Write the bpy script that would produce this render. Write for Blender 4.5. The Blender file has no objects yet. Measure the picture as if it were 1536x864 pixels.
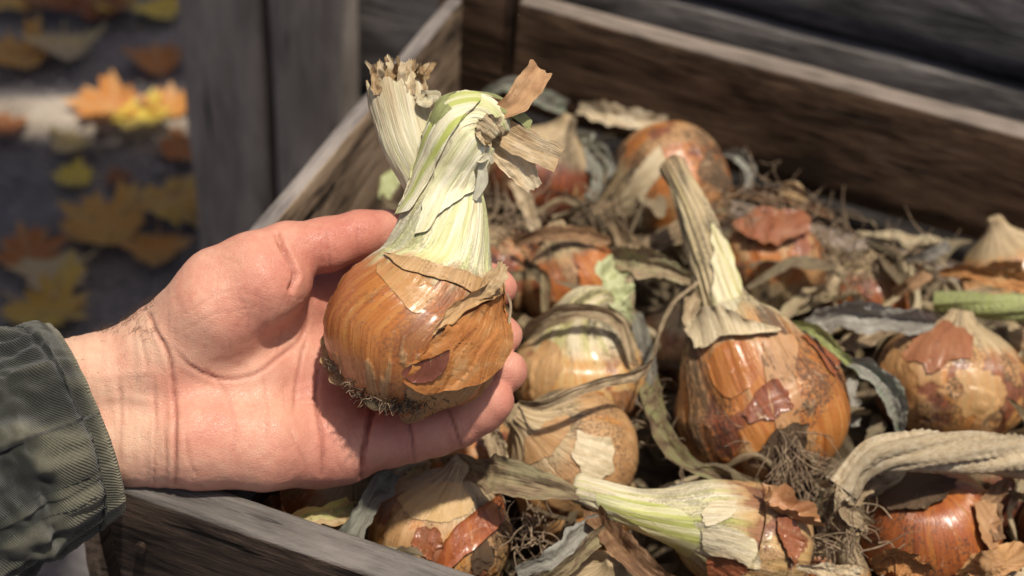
import bpy, bmesh, math, random
import numpy as np
from mathutils import Vector, Matrix

# ------------------------------------------------------------------ camera, sky, sun
sc = bpy.context.scene
COL = sc.collection
FPX = 2133.0                       # focal length in pixels of the 1536 wide photograph
PITCH, ROLL, CAMZ = 40.0, 5.0, 0.86
SUN = Vector((0.17, -0.14, 0.97)).normalized()
t_, r_ = math.radians(PITCH), math.radians(ROLL)
_f = Vector((0, math.cos(t_), -math.sin(t_)))
_u0 = Vector((0, math.sin(t_), math.cos(t_)))
_x0 = Vector((1, 0, 0))
_x = _x0 * math.cos(r_) + _u0 * math.sin(r_)
_u = -_x0 * math.sin(r_) + _u0 * math.cos(r_)
CAMM = Matrix(((_x.x, _u.x, -_f.x, 0), (_x.y, _u.y, -_f.y, 0), (_x.z, _u.z, -_f.z, CAMZ), (0, 0, 0, 1)))
cd = bpy.data.cameras.new('camera'); cam = bpy.data.objects.new('camera', cd); COL.objects.link(cam)
cam.matrix_world = CAMM
cd.sensor_width = 36; cd.lens = FPX * 36 / 1536; cd.clip_start = 0.02; cd.clip_end = 400
cd.dof.use_dof = True; cd.dof.focus_distance = 0.535; cd.dof.aperture_fstop = 7.3
sc.camera = cam
w = bpy.data.worlds.new('World'); sc.world = w; w.use_nodes = True
bg = w.node_tree.nodes['Background']; sky = w.node_tree.nodes.new('ShaderNodeTexSky')
sky.sky_type = 'NISHITA'; sky.sun_disc = False
sky.sun_elevation = math.asin(SUN.z); sky.sun_rotation = math.atan2(SUN.x, SUN.y)
w.node_tree.links.new(sky.outputs[0], bg.inputs[0]); bg.inputs[1].default_value = 0.10
sky.air_density = .45; sky.dust_density = 3.0; sky.ozone_density = .4
sl = bpy.data.lights.new('sun', 'SUN'); sl.energy = 4.0; sl.angle = math.radians(2.2); sl.color = (1, .925, .80)
so = bpy.data.objects.new('sun', sl); COL.objects.link(so)
so.rotation_euler = (-SUN).to_track_quat('-Z', 'Y').to_euler()
sc.view_settings.view_transform = 'Standard'; sc.view_settings.look = 'None'
sc.view_settings.exposure = 0.18; sc.view_settings.gamma = 1.0; sc.view_settings.use_curve_mapping = False

R = np.random.RandomState(7)
CM = np.array(CAMM)
def cam2w(p):                       # camera space (mm) -> world (m)
    p = np.asarray(p, float) * 0.001
    return p @ CM[:3, :3].T + CM[:3, 3]
def C(px, py, dz):                  # photograph direction and nearness to the held onion's distance, camera mm
    D = 550.0 - dz
    return np.array(((px - 768) / FPX * D, (432 - py) / FPX * D, -D))
def ray(px, py):
    d = np.array(((px - 768) / FPX, (432 - py) / FPX, -1.0))
    return d @ CM[:3, :3].T
def PZ(px, py, z):
    d = ray(px, py); return CM[:3, 3] + d * ((z - CAMZ) / d[2])
def depth_at(px, py, z):
    return (z - CAMZ) / ray(px, py)[2]

# ------------------------------------------------------------------ numpy noise, splines, meshes
def _h(i, j, k, s):
    n = (i.astype(np.int64) * 374761393 + j.astype(np.int64) * 668265263 + k.astype(np.int64) * 2147483647 + s * 1274126177) & 0xffffffff
    n = ((n ^ (n >> 13)) * 1274126177) & 0xffffffff
    n = n ^ (n >> 16)
    return (n & 0xffff) / 65535.0
def noise(p, s=0):
    p = np.asarray(p, float); f = np.floor(p); t = p - f; t = t * t * (3 - 2 * t)
    i, j, k = f[..., 0].astype(np.int64), f[..., 1].astype(np.int64), f[..., 2].astype(np.int64)
    x, y, z = t[..., 0], t[..., 1], t[..., 2]
    def L(a, b, q): return a + (b - a) * q
    c = lambda a, b, d: _h(i + a, j + b, k + d, s)
    return L(L(L(c(0,0,0), c(1,0,0), x), L(c(0,1,0), c(1,1,0), x), y), L(L(c(0,0,1), c(1,0,1), x), L(c(0,1,1), c(1,1,1), x), y), z)
def fbm(p, s=0, o=3):
    a, v, tot = 1.0, 0, 0
    for q in range(o):
        v = v + a * noise(np.asarray(p) * (2.03 ** q), s + q * 17); tot += a; a *= 0.5
    return v / tot
def sstep(a, b, x):
    t = np.clip((x - a) / (b - a), 0, 1); return t * t * (3 - 2 * t)
def spline(P, n, pw=1.0):
    P = np.asarray(P, float); d = np.linalg.norm(np.diff(P, axis=0), axis=1) ** pw + 1e-9
    t = np.concatenate(([0], np.cumsum(d))); m = np.gradient(P, t, axis=0) if len(P) > 2 else np.repeat(np.diff(P, axis=0) / d[:, None], 2, axis=0)
    q = np.linspace(0, t[-1], n); i = np.clip(np.searchsorted(t, q, 'right') - 1, 0, len(P) - 2)
    h = (t[i + 1] - t[i])[:, None]; s = ((q - t[i])[:, None]) / h
    return (2*s**3-3*s**2+1)*P[i] + (s**3-2*s**2+s)*h*m[i] + (-2*s**3+3*s**2)*P[i+1] + (s**3-s**2)*h*m[i+1]
def frames(S, ref):
    T = np.gradient(S, axis=0); T /= np.linalg.norm(T, axis=1)[:, None] + 1e-12
    A = np.empty_like(S); a = np.asarray(ref, float)
    for i in range(len(S)):
        a = a - T[i] * a.dot(T[i]); a = a / (np.linalg.norm(a) + 1e-12); A[i] = a
    return T, A, np.cross(T, A)

def obj(name, V, F, mat=None, parent=None, attrs=None, smooth=True):
    me = bpy.data.meshes.new(name)
    V = np.asarray(V, float).reshape(-1, 3)
    if isinstance(F, np.ndarray):
        n, k = F.shape
        me.vertices.add(len(V)); me.vertices.foreach_set('co', V.ravel())
        me.loops.add(n * k); me.loops.foreach_set('vertex_index', F.astype(np.int32).ravel())
        me.polygons.add(n); me.polygons.foreach_set('loop_start', np.arange(0, n * k, k, dtype=np.int32))
        me.update(calc_edges=True)
    else:
        me.from_pydata(V.tolist(), [], F); me.update()
    me.polygons.foreach_set('use_smooth', np.full(len(me.polygons), smooth, dtype=bool))
    for k_, a in (attrs or {}).items():
        a = np.asarray(a, np.float32)
        if a.ndim > 1 and a.shape[-1] == 3:
            at = me.attributes.new(k_, 'FLOAT_VECTOR', 'POINT'); at.data.foreach_set('vector', a.reshape(-1))
        else:
            at = me.attributes.new(k_, 'FLOAT', 'POINT'); at.data.foreach_set('value', a.reshape(-1))
    me.validate()
    if mat: me.materials.append(mat)
    o = bpy.data.objects.new(name, me); COL.objects.link(o)
    if parent:
        o.parent = parent
        bpy_mw = parent_mw(parent); o.matrix_parent_inverse = bpy_mw.inverted()
    return o
def parent_mw(o):
    m = o.matrix_basis.copy()
    if o.parent: m = parent_mw(o.parent) @ o.matrix_parent_inverse @ m
    return m
def empty(name, loc, label=None, cat=None, group=None):
    o = bpy.data.objects.new(name, None); COL.objects.link(o); o.location = loc; o.empty_display_size = .02
    tag(o, label, cat, group); return o
def tag(o, label=None, cat=None, group=None, kind=None, **kw):
    if label: o['label'] = label
    if cat: o['category'] = cat
    if group: o['group'] = group
    if kind: o['kind'] = kind
    for k_, v in kw.items(): o[k_] = v
    return o
def gridfaces(nv, nu, closed, off=0):
    i = np.arange(nv - 1)[:, None]; j = np.arange(nu if closed else nu - 1)[None, :]; j2 = (j + 1) % nu
    return np.stack([i*nu + j, i*nu + j2, (i+1)*nu + j2, (i+1)*nu + j], -1).reshape(-1, 4) + off

# ------------------------------------------------------------------ node helper
class NT:
    def __init__(s, name):
        s.m = bpy.data.materials.new(name); s.m.use_nodes = True; s.t = s.m.node_tree; s.b = s.t.nodes['Principled BSDF']
        s.out = s.t.nodes['Material Output']
    def n(s, k, **kw):
        nd = s.t.nodes.new(k)
        for a, v in kw.items(): setattr(nd, a, v)
        return nd
    def put(s, sock, v):
        if v is None: return
        if hasattr(v, 'is_linked') or isinstance(v, bpy.types.NodeSocket): s.t.links.new(v, sock)
        elif isinstance(v, (tuple, list)) and len(v) == 3 and sock.type == 'RGBA': sock.default_value = (*v, 1)
        else: sock.default_value = v
    def attr(s, name, kind='GEOMETRY', out='Fac'):
        nd = s.n('ShaderNodeAttribute', attribute_type=kind, attribute_name=name); return nd.outputs[out]
    def objco(s): return s.n('ShaderNodeTexCoord').outputs['Object']
    def vmul(s, v, k):
        nd = s.n('ShaderNodeVectorMath', operation='MULTIPLY'); s.put(nd.inputs[0], v); nd.inputs[1].default_value = k; return nd.outputs[0]
    def vadd(s, v, k):
        nd = s.n('ShaderNodeVectorMath', operation='ADD'); s.put(nd.inputs[0], v); s.put(nd.inputs[1], k); return nd.outputs[0]
    def noise(s, v, scale=1, detail=3, rough=.55, dist=0):
        nd = s.n('ShaderNodeTexNoise'); s.put(nd.inputs['Vector'], v); nd.inputs['Scale'].default_value = scale
        nd.inputs['Detail'].default_value = detail; nd.inputs['Roughness'].default_value = rough; nd.inputs['Distortion'].default_value = dist
        return nd.outputs['Fac']
    def vor(s, v, scale, feature='F1'):
        nd = s.n('ShaderNodeTexVoronoi', feature=feature); s.put(nd.inputs['Vector'], v); nd.inputs['Scale'].default_value = scale; return nd.outputs['Distance']
    def math(s, op, a, b=0.0, clamp=False):
        nd = s.n('ShaderNodeMath', operation=op, use_clamp=clamp); s.put(nd.inputs[0], a); s.put(nd.inputs[1], b); return nd.outputs[0]
    def mr(s, v, a, b, c=0.0, d=1.0):
        nd = s.n('ShaderNodeMapRange', interpolation_type='SMOOTHSTEP'); s.put(nd.inputs[0], v)
        for q, val in zip((1, 2, 3, 4), (a, b, c, d)): s.put(nd.inputs[q], val)
        return nd.outputs[0]
    def ramp(s, f, stops):
        nd = s.n('ShaderNodeValToRGB'); s.put(nd.inputs[0], f); e = nd.color_ramp.elements
        while len(e) < len(stops): e.new(.5)
        for el, (p, c) in zip(e, stops): el.position = p; el.color = (*c, 1)
        return nd.outputs[0]
    def mix(s, f, a, b, mode='MIX'):
        nd = s.n('ShaderNodeMix', data_type='RGBA', blend_type=mode); s.put(nd.inputs[0], f); s.put(nd.inputs[6], a); s.put(nd.inputs[7], b); return nd.outputs[2]
    def bump(s, h, dist=.001, strength=1.0, nrm=None):
        nd = s.n('ShaderNodeBump'); nd.inputs['Strength'].default_value = strength; nd.inputs['Distance'].default_value = dist
        s.put(nd.inputs['Height'], h); s.put(nd.inputs['Normal'], nrm); return nd.outputs[0]
    def done(s, col=None, rough=.6, nrm=None, spec=.4, trans=0.0, **kw):
        s.put(s.b.inputs['Base Color'], col); s.put(s.b.inputs['Roughness'], rough); s.put(s.b.inputs['Normal'], nrm)
        s.b.inputs['Specular IOR Level'].default_value = spec
        for k_, v in kw.items(): s.put(s.b.inputs[k_], v)
        if trans:
            tr = s.n('ShaderNodeBsdfTranslucent'); s.put(tr.inputs[0], col); mx = s.n('ShaderNodeMixShader'); mx.inputs[0].default_value = trans
            s.t.links.new(s.b.outputs[0], mx.inputs[1]); s.t.links.new(tr.outputs[0], mx.inputs[2]); s.t.links.new(mx.outputs[0], s.out.inputs[0])
        return s.m

# ------------------------------------------------------------------ materials
def wood(name, dark, mid, light, top, topamt=.8, scale=1.0, rough=.78):
    m = NT(name); co = m.objco(); rnd = m.n('ShaderNodeObjectInfo').outputs['Random']
    cv = m.n('ShaderNodeCombineXYZ'); m.put(cv.inputs[0], m.math('MULTIPLY', rnd, 9.0)); m.put(cv.inputs[1], m.math('MULTIPLY', rnd, 5.0))
    co = m.vadd(co, cv.outputs[0])
    g1 = m.noise(m.vmul(co, (13*scale, 62*scale, 62*scale)), 1, 5, .65, .8)
    g2 = m.noise(m.vmul(co, (34*scale, 330*scale, 330*scale)), 1, 4, .7)
    bl = m.noise(m.vmul(co, (9, 16, 16)), 1, 3)
    g = m.math('ADD', m.math('MULTIPLY', g1, .62), m.math('ADD', m.math('MULTIPLY', g2, .45), m.math('MULTIPLY', m.math('SUBTRACT', bl, .5), .5)))
    col = m.ramp(g, [(.44, dark), (.585, mid), (.74, light)])
    cr = m.mr(m.noise(m.vmul(co, (11*scale, 140*scale, 140*scale)), 1, 3, .6), .30, .37)
    col = m.mix(m.math('SUBTRACT', 1, cr), col, tuple(c * .25 for c in dark))
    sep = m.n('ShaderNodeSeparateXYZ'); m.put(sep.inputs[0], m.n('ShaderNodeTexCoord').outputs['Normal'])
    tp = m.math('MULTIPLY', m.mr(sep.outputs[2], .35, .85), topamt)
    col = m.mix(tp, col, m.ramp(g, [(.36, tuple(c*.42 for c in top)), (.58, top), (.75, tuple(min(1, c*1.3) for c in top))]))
    h = m.math('ADD', m.math('MULTIPLY', g2, .6), m.math('ADD', g1, cr))
    return m.done(col, rough, m.bump(h, .0022, .9), .14)
M = {}
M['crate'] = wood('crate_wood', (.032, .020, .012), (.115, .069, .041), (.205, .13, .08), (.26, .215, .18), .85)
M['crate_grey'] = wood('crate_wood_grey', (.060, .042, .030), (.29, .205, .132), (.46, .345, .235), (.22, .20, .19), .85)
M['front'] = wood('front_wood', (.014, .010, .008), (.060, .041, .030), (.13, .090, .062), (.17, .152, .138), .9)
M['siding'] = wood('siding_wood', (.070, .063, .058), (.190, .170, .158), (.28, .252, .232), (.28, .265, .25), .5, .8)
M['upright'] = wood('upright_wood', (.26, .222, .190), (.39, .335, .288), (.47, .405, .345), (.34, .30, .265), .5, .6)

def onion_mat():
    m = NT('onion_skin'); oc = m.attr('oco', out='Vector')
    tone = m.attr('tone', 'OBJECT'); dirtk = m.attr('dirty', 'OBJECT'); green = m.attr('green', 'OBJECT'); sd = m.attr('sd', 'OBJECT'); pale = m.attr('pale', 'OBJECT')
    cv = m.n('ShaderNodeCombineXYZ'); m.put(cv.inputs[0], sd); m.put(cv.inputs[1], sd)
    neck = m.attr('neck'); peel = m.attr('peel'); dirt = m.attr('dirt'); patch = m.attr('patch')
    o2 = m.vadd(oc, cv.outputs[0])
    fine = m.noise(m.vmul(o2, (26, 26, 1.6)), 1, 4, .65, .15)
    vein = m.noise(m.vmul(o2, (9, 9, .8)), 1, 3, .5, .2)
    blot = m.noise(m.vmul(o2, (3.2, 3.2, 3.5)), 1, 4, .6)
    speck = m.noise(m.vmul(o2, (24, 24, 26)), 1, 3, .6)
    f = m.math('ADD', m.math('ADD', m.math('MULTIPLY', fine, .42), m.math('MULTIPLY', vein, .55)), m.math('SUBTRACT', tone, .5))
    skin = m.ramp(f, [(.18, (.54, .36, .16)), (.36, (.52, .255, .080)), (.55, (.45, .165, .040)), (.75, (.32, .088, .028)), (.95, (.16, .048, .026))])
    paper = m.ramp(m.math('ADD', m.math('MULTIPLY', fine, .6), m.math('MULTIPLY', blot, .4)), [(.3, (.22, .12, .055)), (.5, (.42, .245, .11)), (.7, (.57, .385, .20))])
    col = m.mix(m.math('MULTIPLY', peel, .82), skin, paper)
    maroon = m.ramp(fine, [(.3, (.10, .03, .022)), (.7, (.30, .085, .045))])
    col = m.mix(m.math('MULTIPLY', patch, .85), col, maroon)
    wh = m.ramp(m.math('ADD', m.math('MULTIPLY', fine, .7), m.math('MULTIPLY', vein, .3)), [(.30, (.50, .40, .20)), (.47, (.72, .66, .44)), (.68, (.84, .82, .66))])
    gr = m.math('MULTIPLY', m.mr(m.noise(m.vmul(o2, (4.5, 4.5, .5)), 1, 2, .5, .1), .45, .65), m.math('MINIMUM', green, 1.0))
    gr = m.math('ADD', gr, m.math('MAXIMUM', m.math('SUBTRACT', green, 1.0), 0.0), True)
    wh = m.mix(gr, wh, (.46, .50, .13))
    dry = m.math('MAXIMUM', m.attr('dry'), m.math('SUBTRACT', 1.0, pale))
    wh = m.mix(dry, wh, m.ramp(fine, [(.3, (.17, .10, .05)), (.5, (.40, .27, .14)), (.7, (.60, .46, .27))]))
    nk = m.mr(m.math('ADD', neck, m.math('MULTIPLY', m.math('SUBTRACT', vein, .5), .5)), .28, .62)
    col = m.mix(nk, col, wh)
    dk = m.math('MULTIPLY', m.mr(m.math('ADD', dirt, m.math('MULTIPLY', m.math('SUBTRACT', speck, .5), 1.1)), .47, .76), m.math('MULTIPLY', dirtk, .85), True)
    col = m.mix(dk, col, (.030, .021, .015))
    sp = m.math('MULTIPLY', m.mr(m.noise(m.vmul(o2, (30, 30, 20)), 1, 2, .5), m.math('SUBTRACT', .735, m.math('MULTIPLY', dirtk, .085)), .75), m.math('SUBTRACT', .75, m.math('MULTIPLY', nk, .5)))
    col = m.mix(sp, col, m.mix(.72, col, (.04, .022, .012)))
    sc_ = m.mr(m.noise(m.vmul(o2, (14, 14, 5)), 1, 5, .7, .6), .60, .72)
    col = m.mix(m.math('MULTIPLY', sc_, .45), col, (.66, .52, .32))
    stn = m.mr(m.noise(m.vmul(o2, (5, 5, 4)), 1, 5, .65, .4), .56, .74)
    col = m.mix(m.math('MULTIPLY', stn, m.math('SUBTRACT', .5, m.math('MULTIPLY', nk, .4))), col, m.mix(.6, col, (.16, .07, .03)))
    ro = m.mix(peel, (.24, .24, .24), (.50, .50, .50)); ro = m.mix(nk, ro, (.5, .5, .5)); ro = m.mix(dk, ro, (.9, .9, .9))
    h = m.math('ADD', m.math('MULTIPLY', fine, 1.0), m.math('ADD', m.math('MULTIPLY', speck, .25), m.math('MULTIPLY', vein, .6)))
    return m.done(col, m.math('MULTIPLY', ro, 1.0), m.bump(h, .0011, .55), .45, **{'Coat Weight': m.math('MULTIPLY', m.math('SUBTRACT', 1.0, m.math('MAXIMUM', peel, nk)), .35), 'Coat Roughness': .22})
M['onion'] = onion_mat()
def leaf_mat(name, stops, greenc, trans=.18, fs=11):
    m = NT(name); oc = m.attr('oco', out='Vector'); sd = m.attr('sd', 'OBJECT'); gk = m.attr('green', 'OBJECT'); vg = m.attr('vsd')
    cv = m.n('ShaderNodeCombineXYZ'); m.put(cv.inputs[0], m.math('ADD', sd, m.math('MULTIPLY', vg, 40.0))); m.put(cv.inputs[2], m.math('ADD', sd, m.math('MULTIPLY', vg, 40.0)))
    o2 = m.vadd(oc, cv.outputs[0])
    fine = m.noise(m.vmul(o2, (fs, 1, 2.2)), 1, 4, .65, .2); bl = m.noise(m.vmul(o2, (1.2, 1, 2.6)), 1, 4, .6, .3)
    sp = m.noise(m.vmul(o2, (5, 1, 20)), 1, 3)
    f = m.math('ADD', m.math('MULTIPLY', fine, .55), m.math('ADD', m.math('MULTIPLY', bl, .65), m.math('MULTIPLY', m.math('SUBTRACT', vg, .5), .30)))
    col = m.ramp(f, stops)
    col = m.mix(m.math('MULTIPLY', m.mr(bl, .40, .62), gk), col, greenc)
    col = m.mix(m.math('MULTIPLY', m.mr(sp, .62, .72), .55), col, (.05, .035, .022))
    return m.done(col, .62, m.bump(m.math('ADD', fine, m.math('MULTIPLY', sp, .3)), .0012, .7), .3, trans)
M['straw'] = leaf_mat('dry_straw', [(.38, (.09, .058, .034)), (.52, (.30, .215, .125)), (.66, (.52, .405, .255)), (.84, (.66, .56, .40))], (.20, .21, .09))
M['tan'] = leaf_mat('dry_tan', [(.34, (.20, .11, .05)), (.52, (.48, .32, .16)), (.70, (.68, .53, .33)), (.88, (.78, .67, .47))], (.42, .46, .14), .22)
M['brownleaf'] = leaf_mat('dry_brown', [(.36, (.05, .026, .014)), (.55, (.19, .10, .05)), (.75, (.36, .22, .115))], (.16, .15, .07))
M['greyleaf'] = leaf_mat('dry_grey', [(.36, (.075, .066, .054)), (.55, (.23, .21, .175)), (.75, (.40, .38, .33))], (.20, .23, .16))
M['greenleaf'] = leaf_mat('green_leaf', [(.36, (.20, .20, .08)), (.55, (.42, .44, .20)), (.75, (.64, .65, .42))], (.33, .37, .12), .2)
M['litter'] = leaf_mat('litter', [(.36, (.035, .024, .016)), (.53, (.12, .082, .05)), (.70, (.28, .21, .13)), (.88, (.42, .34, .23))], (.13, .14, .07))
M['flap'] = leaf_mat('skin_flap', [(.32, (.09, .034, .016)), (.50, (.30, .115, .035)), (.68, (.46, .21, .07)), (.86, (.58, .36, .17))], (.3, .2, .1), .12)
M['palesheath'] = leaf_mat('pale_sheath', [(.30, (.42, .30, .15)), (.46, (.66, .58, .38)), (.62, (.80, .76, .58)), (.85, (.84, .82, .68))], (.52, .56, .18), .15, 24)
M['brownstrip'] = leaf_mat('brown_strip', [(.32, (.15, .065, .025)), (.52, (.38, .19, .085)), (.75, (.55, .33, .17))], (.3, .3, .1), .15)
M['heldflap'] = leaf_mat('held_flap', [(.38, (.12, .042, .016)), (.54, (.36, .125, .032)), (.70, (.49, .20, .058)), (.92, (.62, .37, .17))], (.3, .2, .1), .1)
M['stalk'] = leaf_mat('dry_stalk', [(.34, (.09, .062, .036)), (.50, (.28, .20, .115)), (.66, (.44, .34, .21)), (.84, (.56, .47, .33))], (.30, .30, .14), .1, 14)
m = NT('roots'); co = m.objco(); M['root'] = m.done(m.ramp(m.noise(co, 160, 3), [(.3, (.09, .06, .038)), (.55, (.25, .175, .11)), (.75, (.43, .33, .21))]), .8)
m = NT('dark_roots'); co = m.objco(); M['droot'] = m.done(m.ramp(m.noise(co, 160, 3), [(.35, (.018, .013, .01)), (.55, (.08, .055, .035)), (.75, (.26, .18, .10))]), .8)

def skin_mat():
    m = NT('skin'); co = m.objco(); fl = m.attr('flush'); cr = m.attr('crease')
    n1 = m.noise(co, 45, 4, .6); n2 = m.noise(co, 300, 4, .6); n3 = m.noise(co, 16, 2)
    f = m.math('ADD', m.math('MULTIPLY', m.math('SUBTRACT', n1, .17), .68), m.math('ADD', m.math('MULTIPLY', n2, .26), m.math('MULTIPLY', fl, .55)))
    col = m.ramp(f, [(.26, (.69, .44, .305)), (.44, (.655, .36, .25)), (.62, (.60, .275, .19)), (.90, (.49, .17, .12))])
    col = m.mix(m.math('MULTIPLY', cr, .8), col, (.30, .095, .065))
    soil = m.math('MULTIPLY', m.mr(m.noise(co, 70, 5, .7), .60, .78), m.mr(n3, .45, .62)); col = m.mix(m.math('MULTIPLY', soil, .4), col, (.22, .12, .075))
    v1 = m.vor(m.vadd(co, m.n('ShaderNodeVectorMath').outputs[0]), 900, 'DISTANCE_TO_EDGE')
    ln = m.noise(m.vmul(co, (260, 900, 600)), 1, 3, .6); l2 = m.noise(m.vmul(co, (900, 300, 500)), 1, 3, .6)
    cr1 = m.mr(m.math('ABSOLUTE', m.math('SUBTRACT', m.noise(m.vmul(co, (95, 200, 150)), 1, 2, .5), .5)), 0, .022)
    cr2 = m.mr(m.math('ABSOLUTE', m.math('SUBTRACT', m.noise(m.vmul(co, (210, 110, 120)), 1, 2, .5), .47)), 0, .022)
    h = m.math('ADD', m.math('ADD', m.math('MULTIPLY', m.mr(v1, 0, .12), .6), m.math('ADD', m.math('MULTIPLY', ln, .7), m.math('MULTIPLY', l2, .5))), m.math('ADD', m.math('MULTIPLY', cr1, .35), m.math('MULTIPLY', cr2, .3)))
    m.b.subsurface_method = 'RANDOM_WALK'
    m.b.inputs['Subsurface Weight'].default_value = .13; m.b.inputs['Subsurface Radius'].default_value = (1, .35, .2); m.b.inputs['Subsurface Scale'].default_value = .0035
    rg = m.mr(m.noise(co, 500, 2), .3, .7, .42, .58)
    return m.done(col, rg, m.bump(h, .00030, .5), .45)
M['skin'] = skin_mat()
def cloth_mat():
    m = NT('olive_twill'); uv = m.attr('oco', out='Vector'); wear = m.attr('wear')
    sep = m.n('ShaderNodeSeparateXYZ'); m.put(sep.inputs[0], uv)
    ph = m.math('ADD', m.math('MULTIPLY', sep.outputs[0], 1500.0), m.math('MULTIPLY', sep.outputs[1], 2300.0))
    tw = m.math('SINE', m.math('MULTIPLY', ph, 3.1))
    th = m.noise(m.vmul(uv, (900, 900, 900)), 1, 3, .7); bl = m.noise(m.vmul(uv, (36, 50, 30)), 1, 4, .6)
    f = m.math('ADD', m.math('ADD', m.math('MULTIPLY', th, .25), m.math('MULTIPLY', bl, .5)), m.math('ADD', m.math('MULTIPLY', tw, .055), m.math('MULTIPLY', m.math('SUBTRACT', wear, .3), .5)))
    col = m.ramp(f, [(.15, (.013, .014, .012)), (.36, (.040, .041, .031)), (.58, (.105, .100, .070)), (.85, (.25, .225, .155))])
    return m.done(col, .88, m.bump(m.math('ADD', m.math('MULTIPLY', tw, .5), th), .0006, .8), .15, **{'Sheen Weight': .15})
M['cloth'] = cloth_mat()
m = NT('thread'); M['thread'] = m.done((.028, .03, .026), .8)
m = NT('hair'); M['hair'] = m.done((.10, .055, .03), .5)
m = NT('nail_steel'); M['nail'] = m.done(m.ramp(m.noise(m.objco(), 400), [(.3, (.012, .008, .006)), (.7, (.05, .028, .018))]), .7, None, .5, **{'Metallic': .4})
m = NT('asphalt'); co = m.objco()
a1 = m.noise(co, 9, 5, .6); a2 = m.noise(co, 130, 4, .7); a3 = m.vor(co, 190)
M['ground'] = m.done(m.ramp(m.math('ADD', m.math('MULTIPLY', a1, .45), m.math('MULTIPLY', a2, .55)), [(.3, (.10, .09, .088)), (.5, (.21, .19, .185)), (.72, (.40, .36, .335))]), .9, m.bump(m.math('ADD', a2, a3), .006, .8), .3)
m = NT('pebble'); rn = m.attr('vsd')
M['pebble'] = m.done(m.ramp(rn, [(0, (.07, .062, .06)), (.5, (.19, .17, .165)), (1, (.36, .32, .29))]), .85)
def maple_mat():
    m = NT('maple_leaf'); co = m.objco(); c = m.attr('hue', 'OBJECT'); vein = m.attr('vein')
    n = m.noise(co, 45, 4, .6); n2 = m.noise(co, 14, 2)
    f = m.math('ADD', c, m.math('MULTIPLY', m.math('SUBTRACT', n2, .5), .34))
    col = m.ramp(f, [(.0, (.17, .055, .022)), (.2, (.33, .11, .032)), (.4, (.58, .23, .055)), (.6, (.62, .36, .09)), (.78, (.70, .53, .07)), (1, (.56, .44, .27))])
    col = m.mix(m.math('MULTIPLY', m.mr(n, .55, .7), .5), col, (.10, .05, .025))
    col = m.mix(m.math('MULTIPLY', vein, .4), col, (.55, .42, .22))
    return m.done(col, .55, m.bump(n, .001, .4), .35, .25)
M['maple'] = maple_mat()

# ------------------------------------------------------------------ ground, shed wall, crate
def board(name, p0, p1, th_dir, thick, height, mat, parent=None, seed=0, zc=None, wob=.0012, up=(0, 0, 1), nx=40):
    """a plank from p0 to p1 (the outer top edge), hanging down by height, thick towards th_dir"""
    p0, p1 = Vector(p0), Vector(p1); X = (p1 - p0); L = X.length; X.normalize()
    Y = Vector(th_dir); Y = (Y - X * Y.dot(X)).normalized(); Z = X.cross(Y)
    if Z.z < -.2 or (abs(Z.z) <= .2 and Z.dot(Vector(up)) < 0): X = -X; p0 = p1; Z = -Z
    r = min(.003, thick * .15)
    # rounded rectangle section in (y, z), z from -height to 0
    sec = []
    for (cy, cz, a0) in ((thick - r, -r, 0), (r, -r, 90), (r, -height + r, 180), (thick - r, -height + r, 270)):
        for k in range(3):
            a = math.radians(a0 + k * 45); sec.append((cy + r * math.cos(a), cz + r * math.sin(a)))
    full = []
    for a, b in zip(sec, sec[1:] + sec[:1]):
        d = math.hypot(b[0]-a[0], b[1]-a[1]); n = max(1, int(d / .012))
        for k in range(n): full.append((a[0] + (b[0]-a[0])*k/n, a[1] + (b[1]-a[1])*k/n))
    S = np.array(full); nu = len(S); xs = np.linspace(0, L, nx)
    V = np.zeros((nx, nu, 3)); V[..., 0] = xs[:, None]; V[..., 1] = S[None, :, 0]; V[..., 2] = S[None, :, 1]
    q = V * np.array((14, 60, 60)) + seed * 7.3
    V[..., 1] += (fbm(q, seed) - .5) * 2 * wob; V[..., 2] += (fbm(q + 31, seed + 5) - .5) * 2.4 * wob
    V[..., 0] += ((fbm(np.stack([V[..., 1]*200, V[..., 2]*200, V[..., 0]*0 + seed], -1), seed) - .5) * .004) * np.where(np.arange(nx)[:, None] < nx/2, 1, 1)
    F = [tuple(f) for f in gridfaces(nx, nu, True)] + [tuple(range(nu)), tuple(range((nx - 1) * nu, nx * nu))[::-1]]
    Mx = Matrix((( X.x, Y.x, Z.x, p0.x), (X.y, Y.y, Z.y, p0.y), (X.z, Y.z, Z.z, p0.z), (0, 0, 0, 1)))
    me_o = obj(name, V, F, mat)
    me_o.matrix_basis = Mx
    if parent:
        me_o.parent = parent; me_o.matrix_parent_inverse = parent_mw(parent).inverted()
    return me_o

g = 40
gx = np.linspace(-1.6, .9, 70); gy = np.linspace(-.2, 3.2, 95)
GX = np.concatenate(([-60, -8], gx, [8, 60])); GY = np.concatenate(([-60, -8], gy, [10, 60]))
gX, gY = np.meshgrid(GX, GY)
gZ = (fbm(np.stack([gX * 6, gY * 6, gX * 0], -1), 3) - .5) * .012 - .006
tag(obj('ground', np.stack([gX, gY, gZ], -1), gridfaces(len(GY), len(GX), False), M['ground']), kind='structure')

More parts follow.
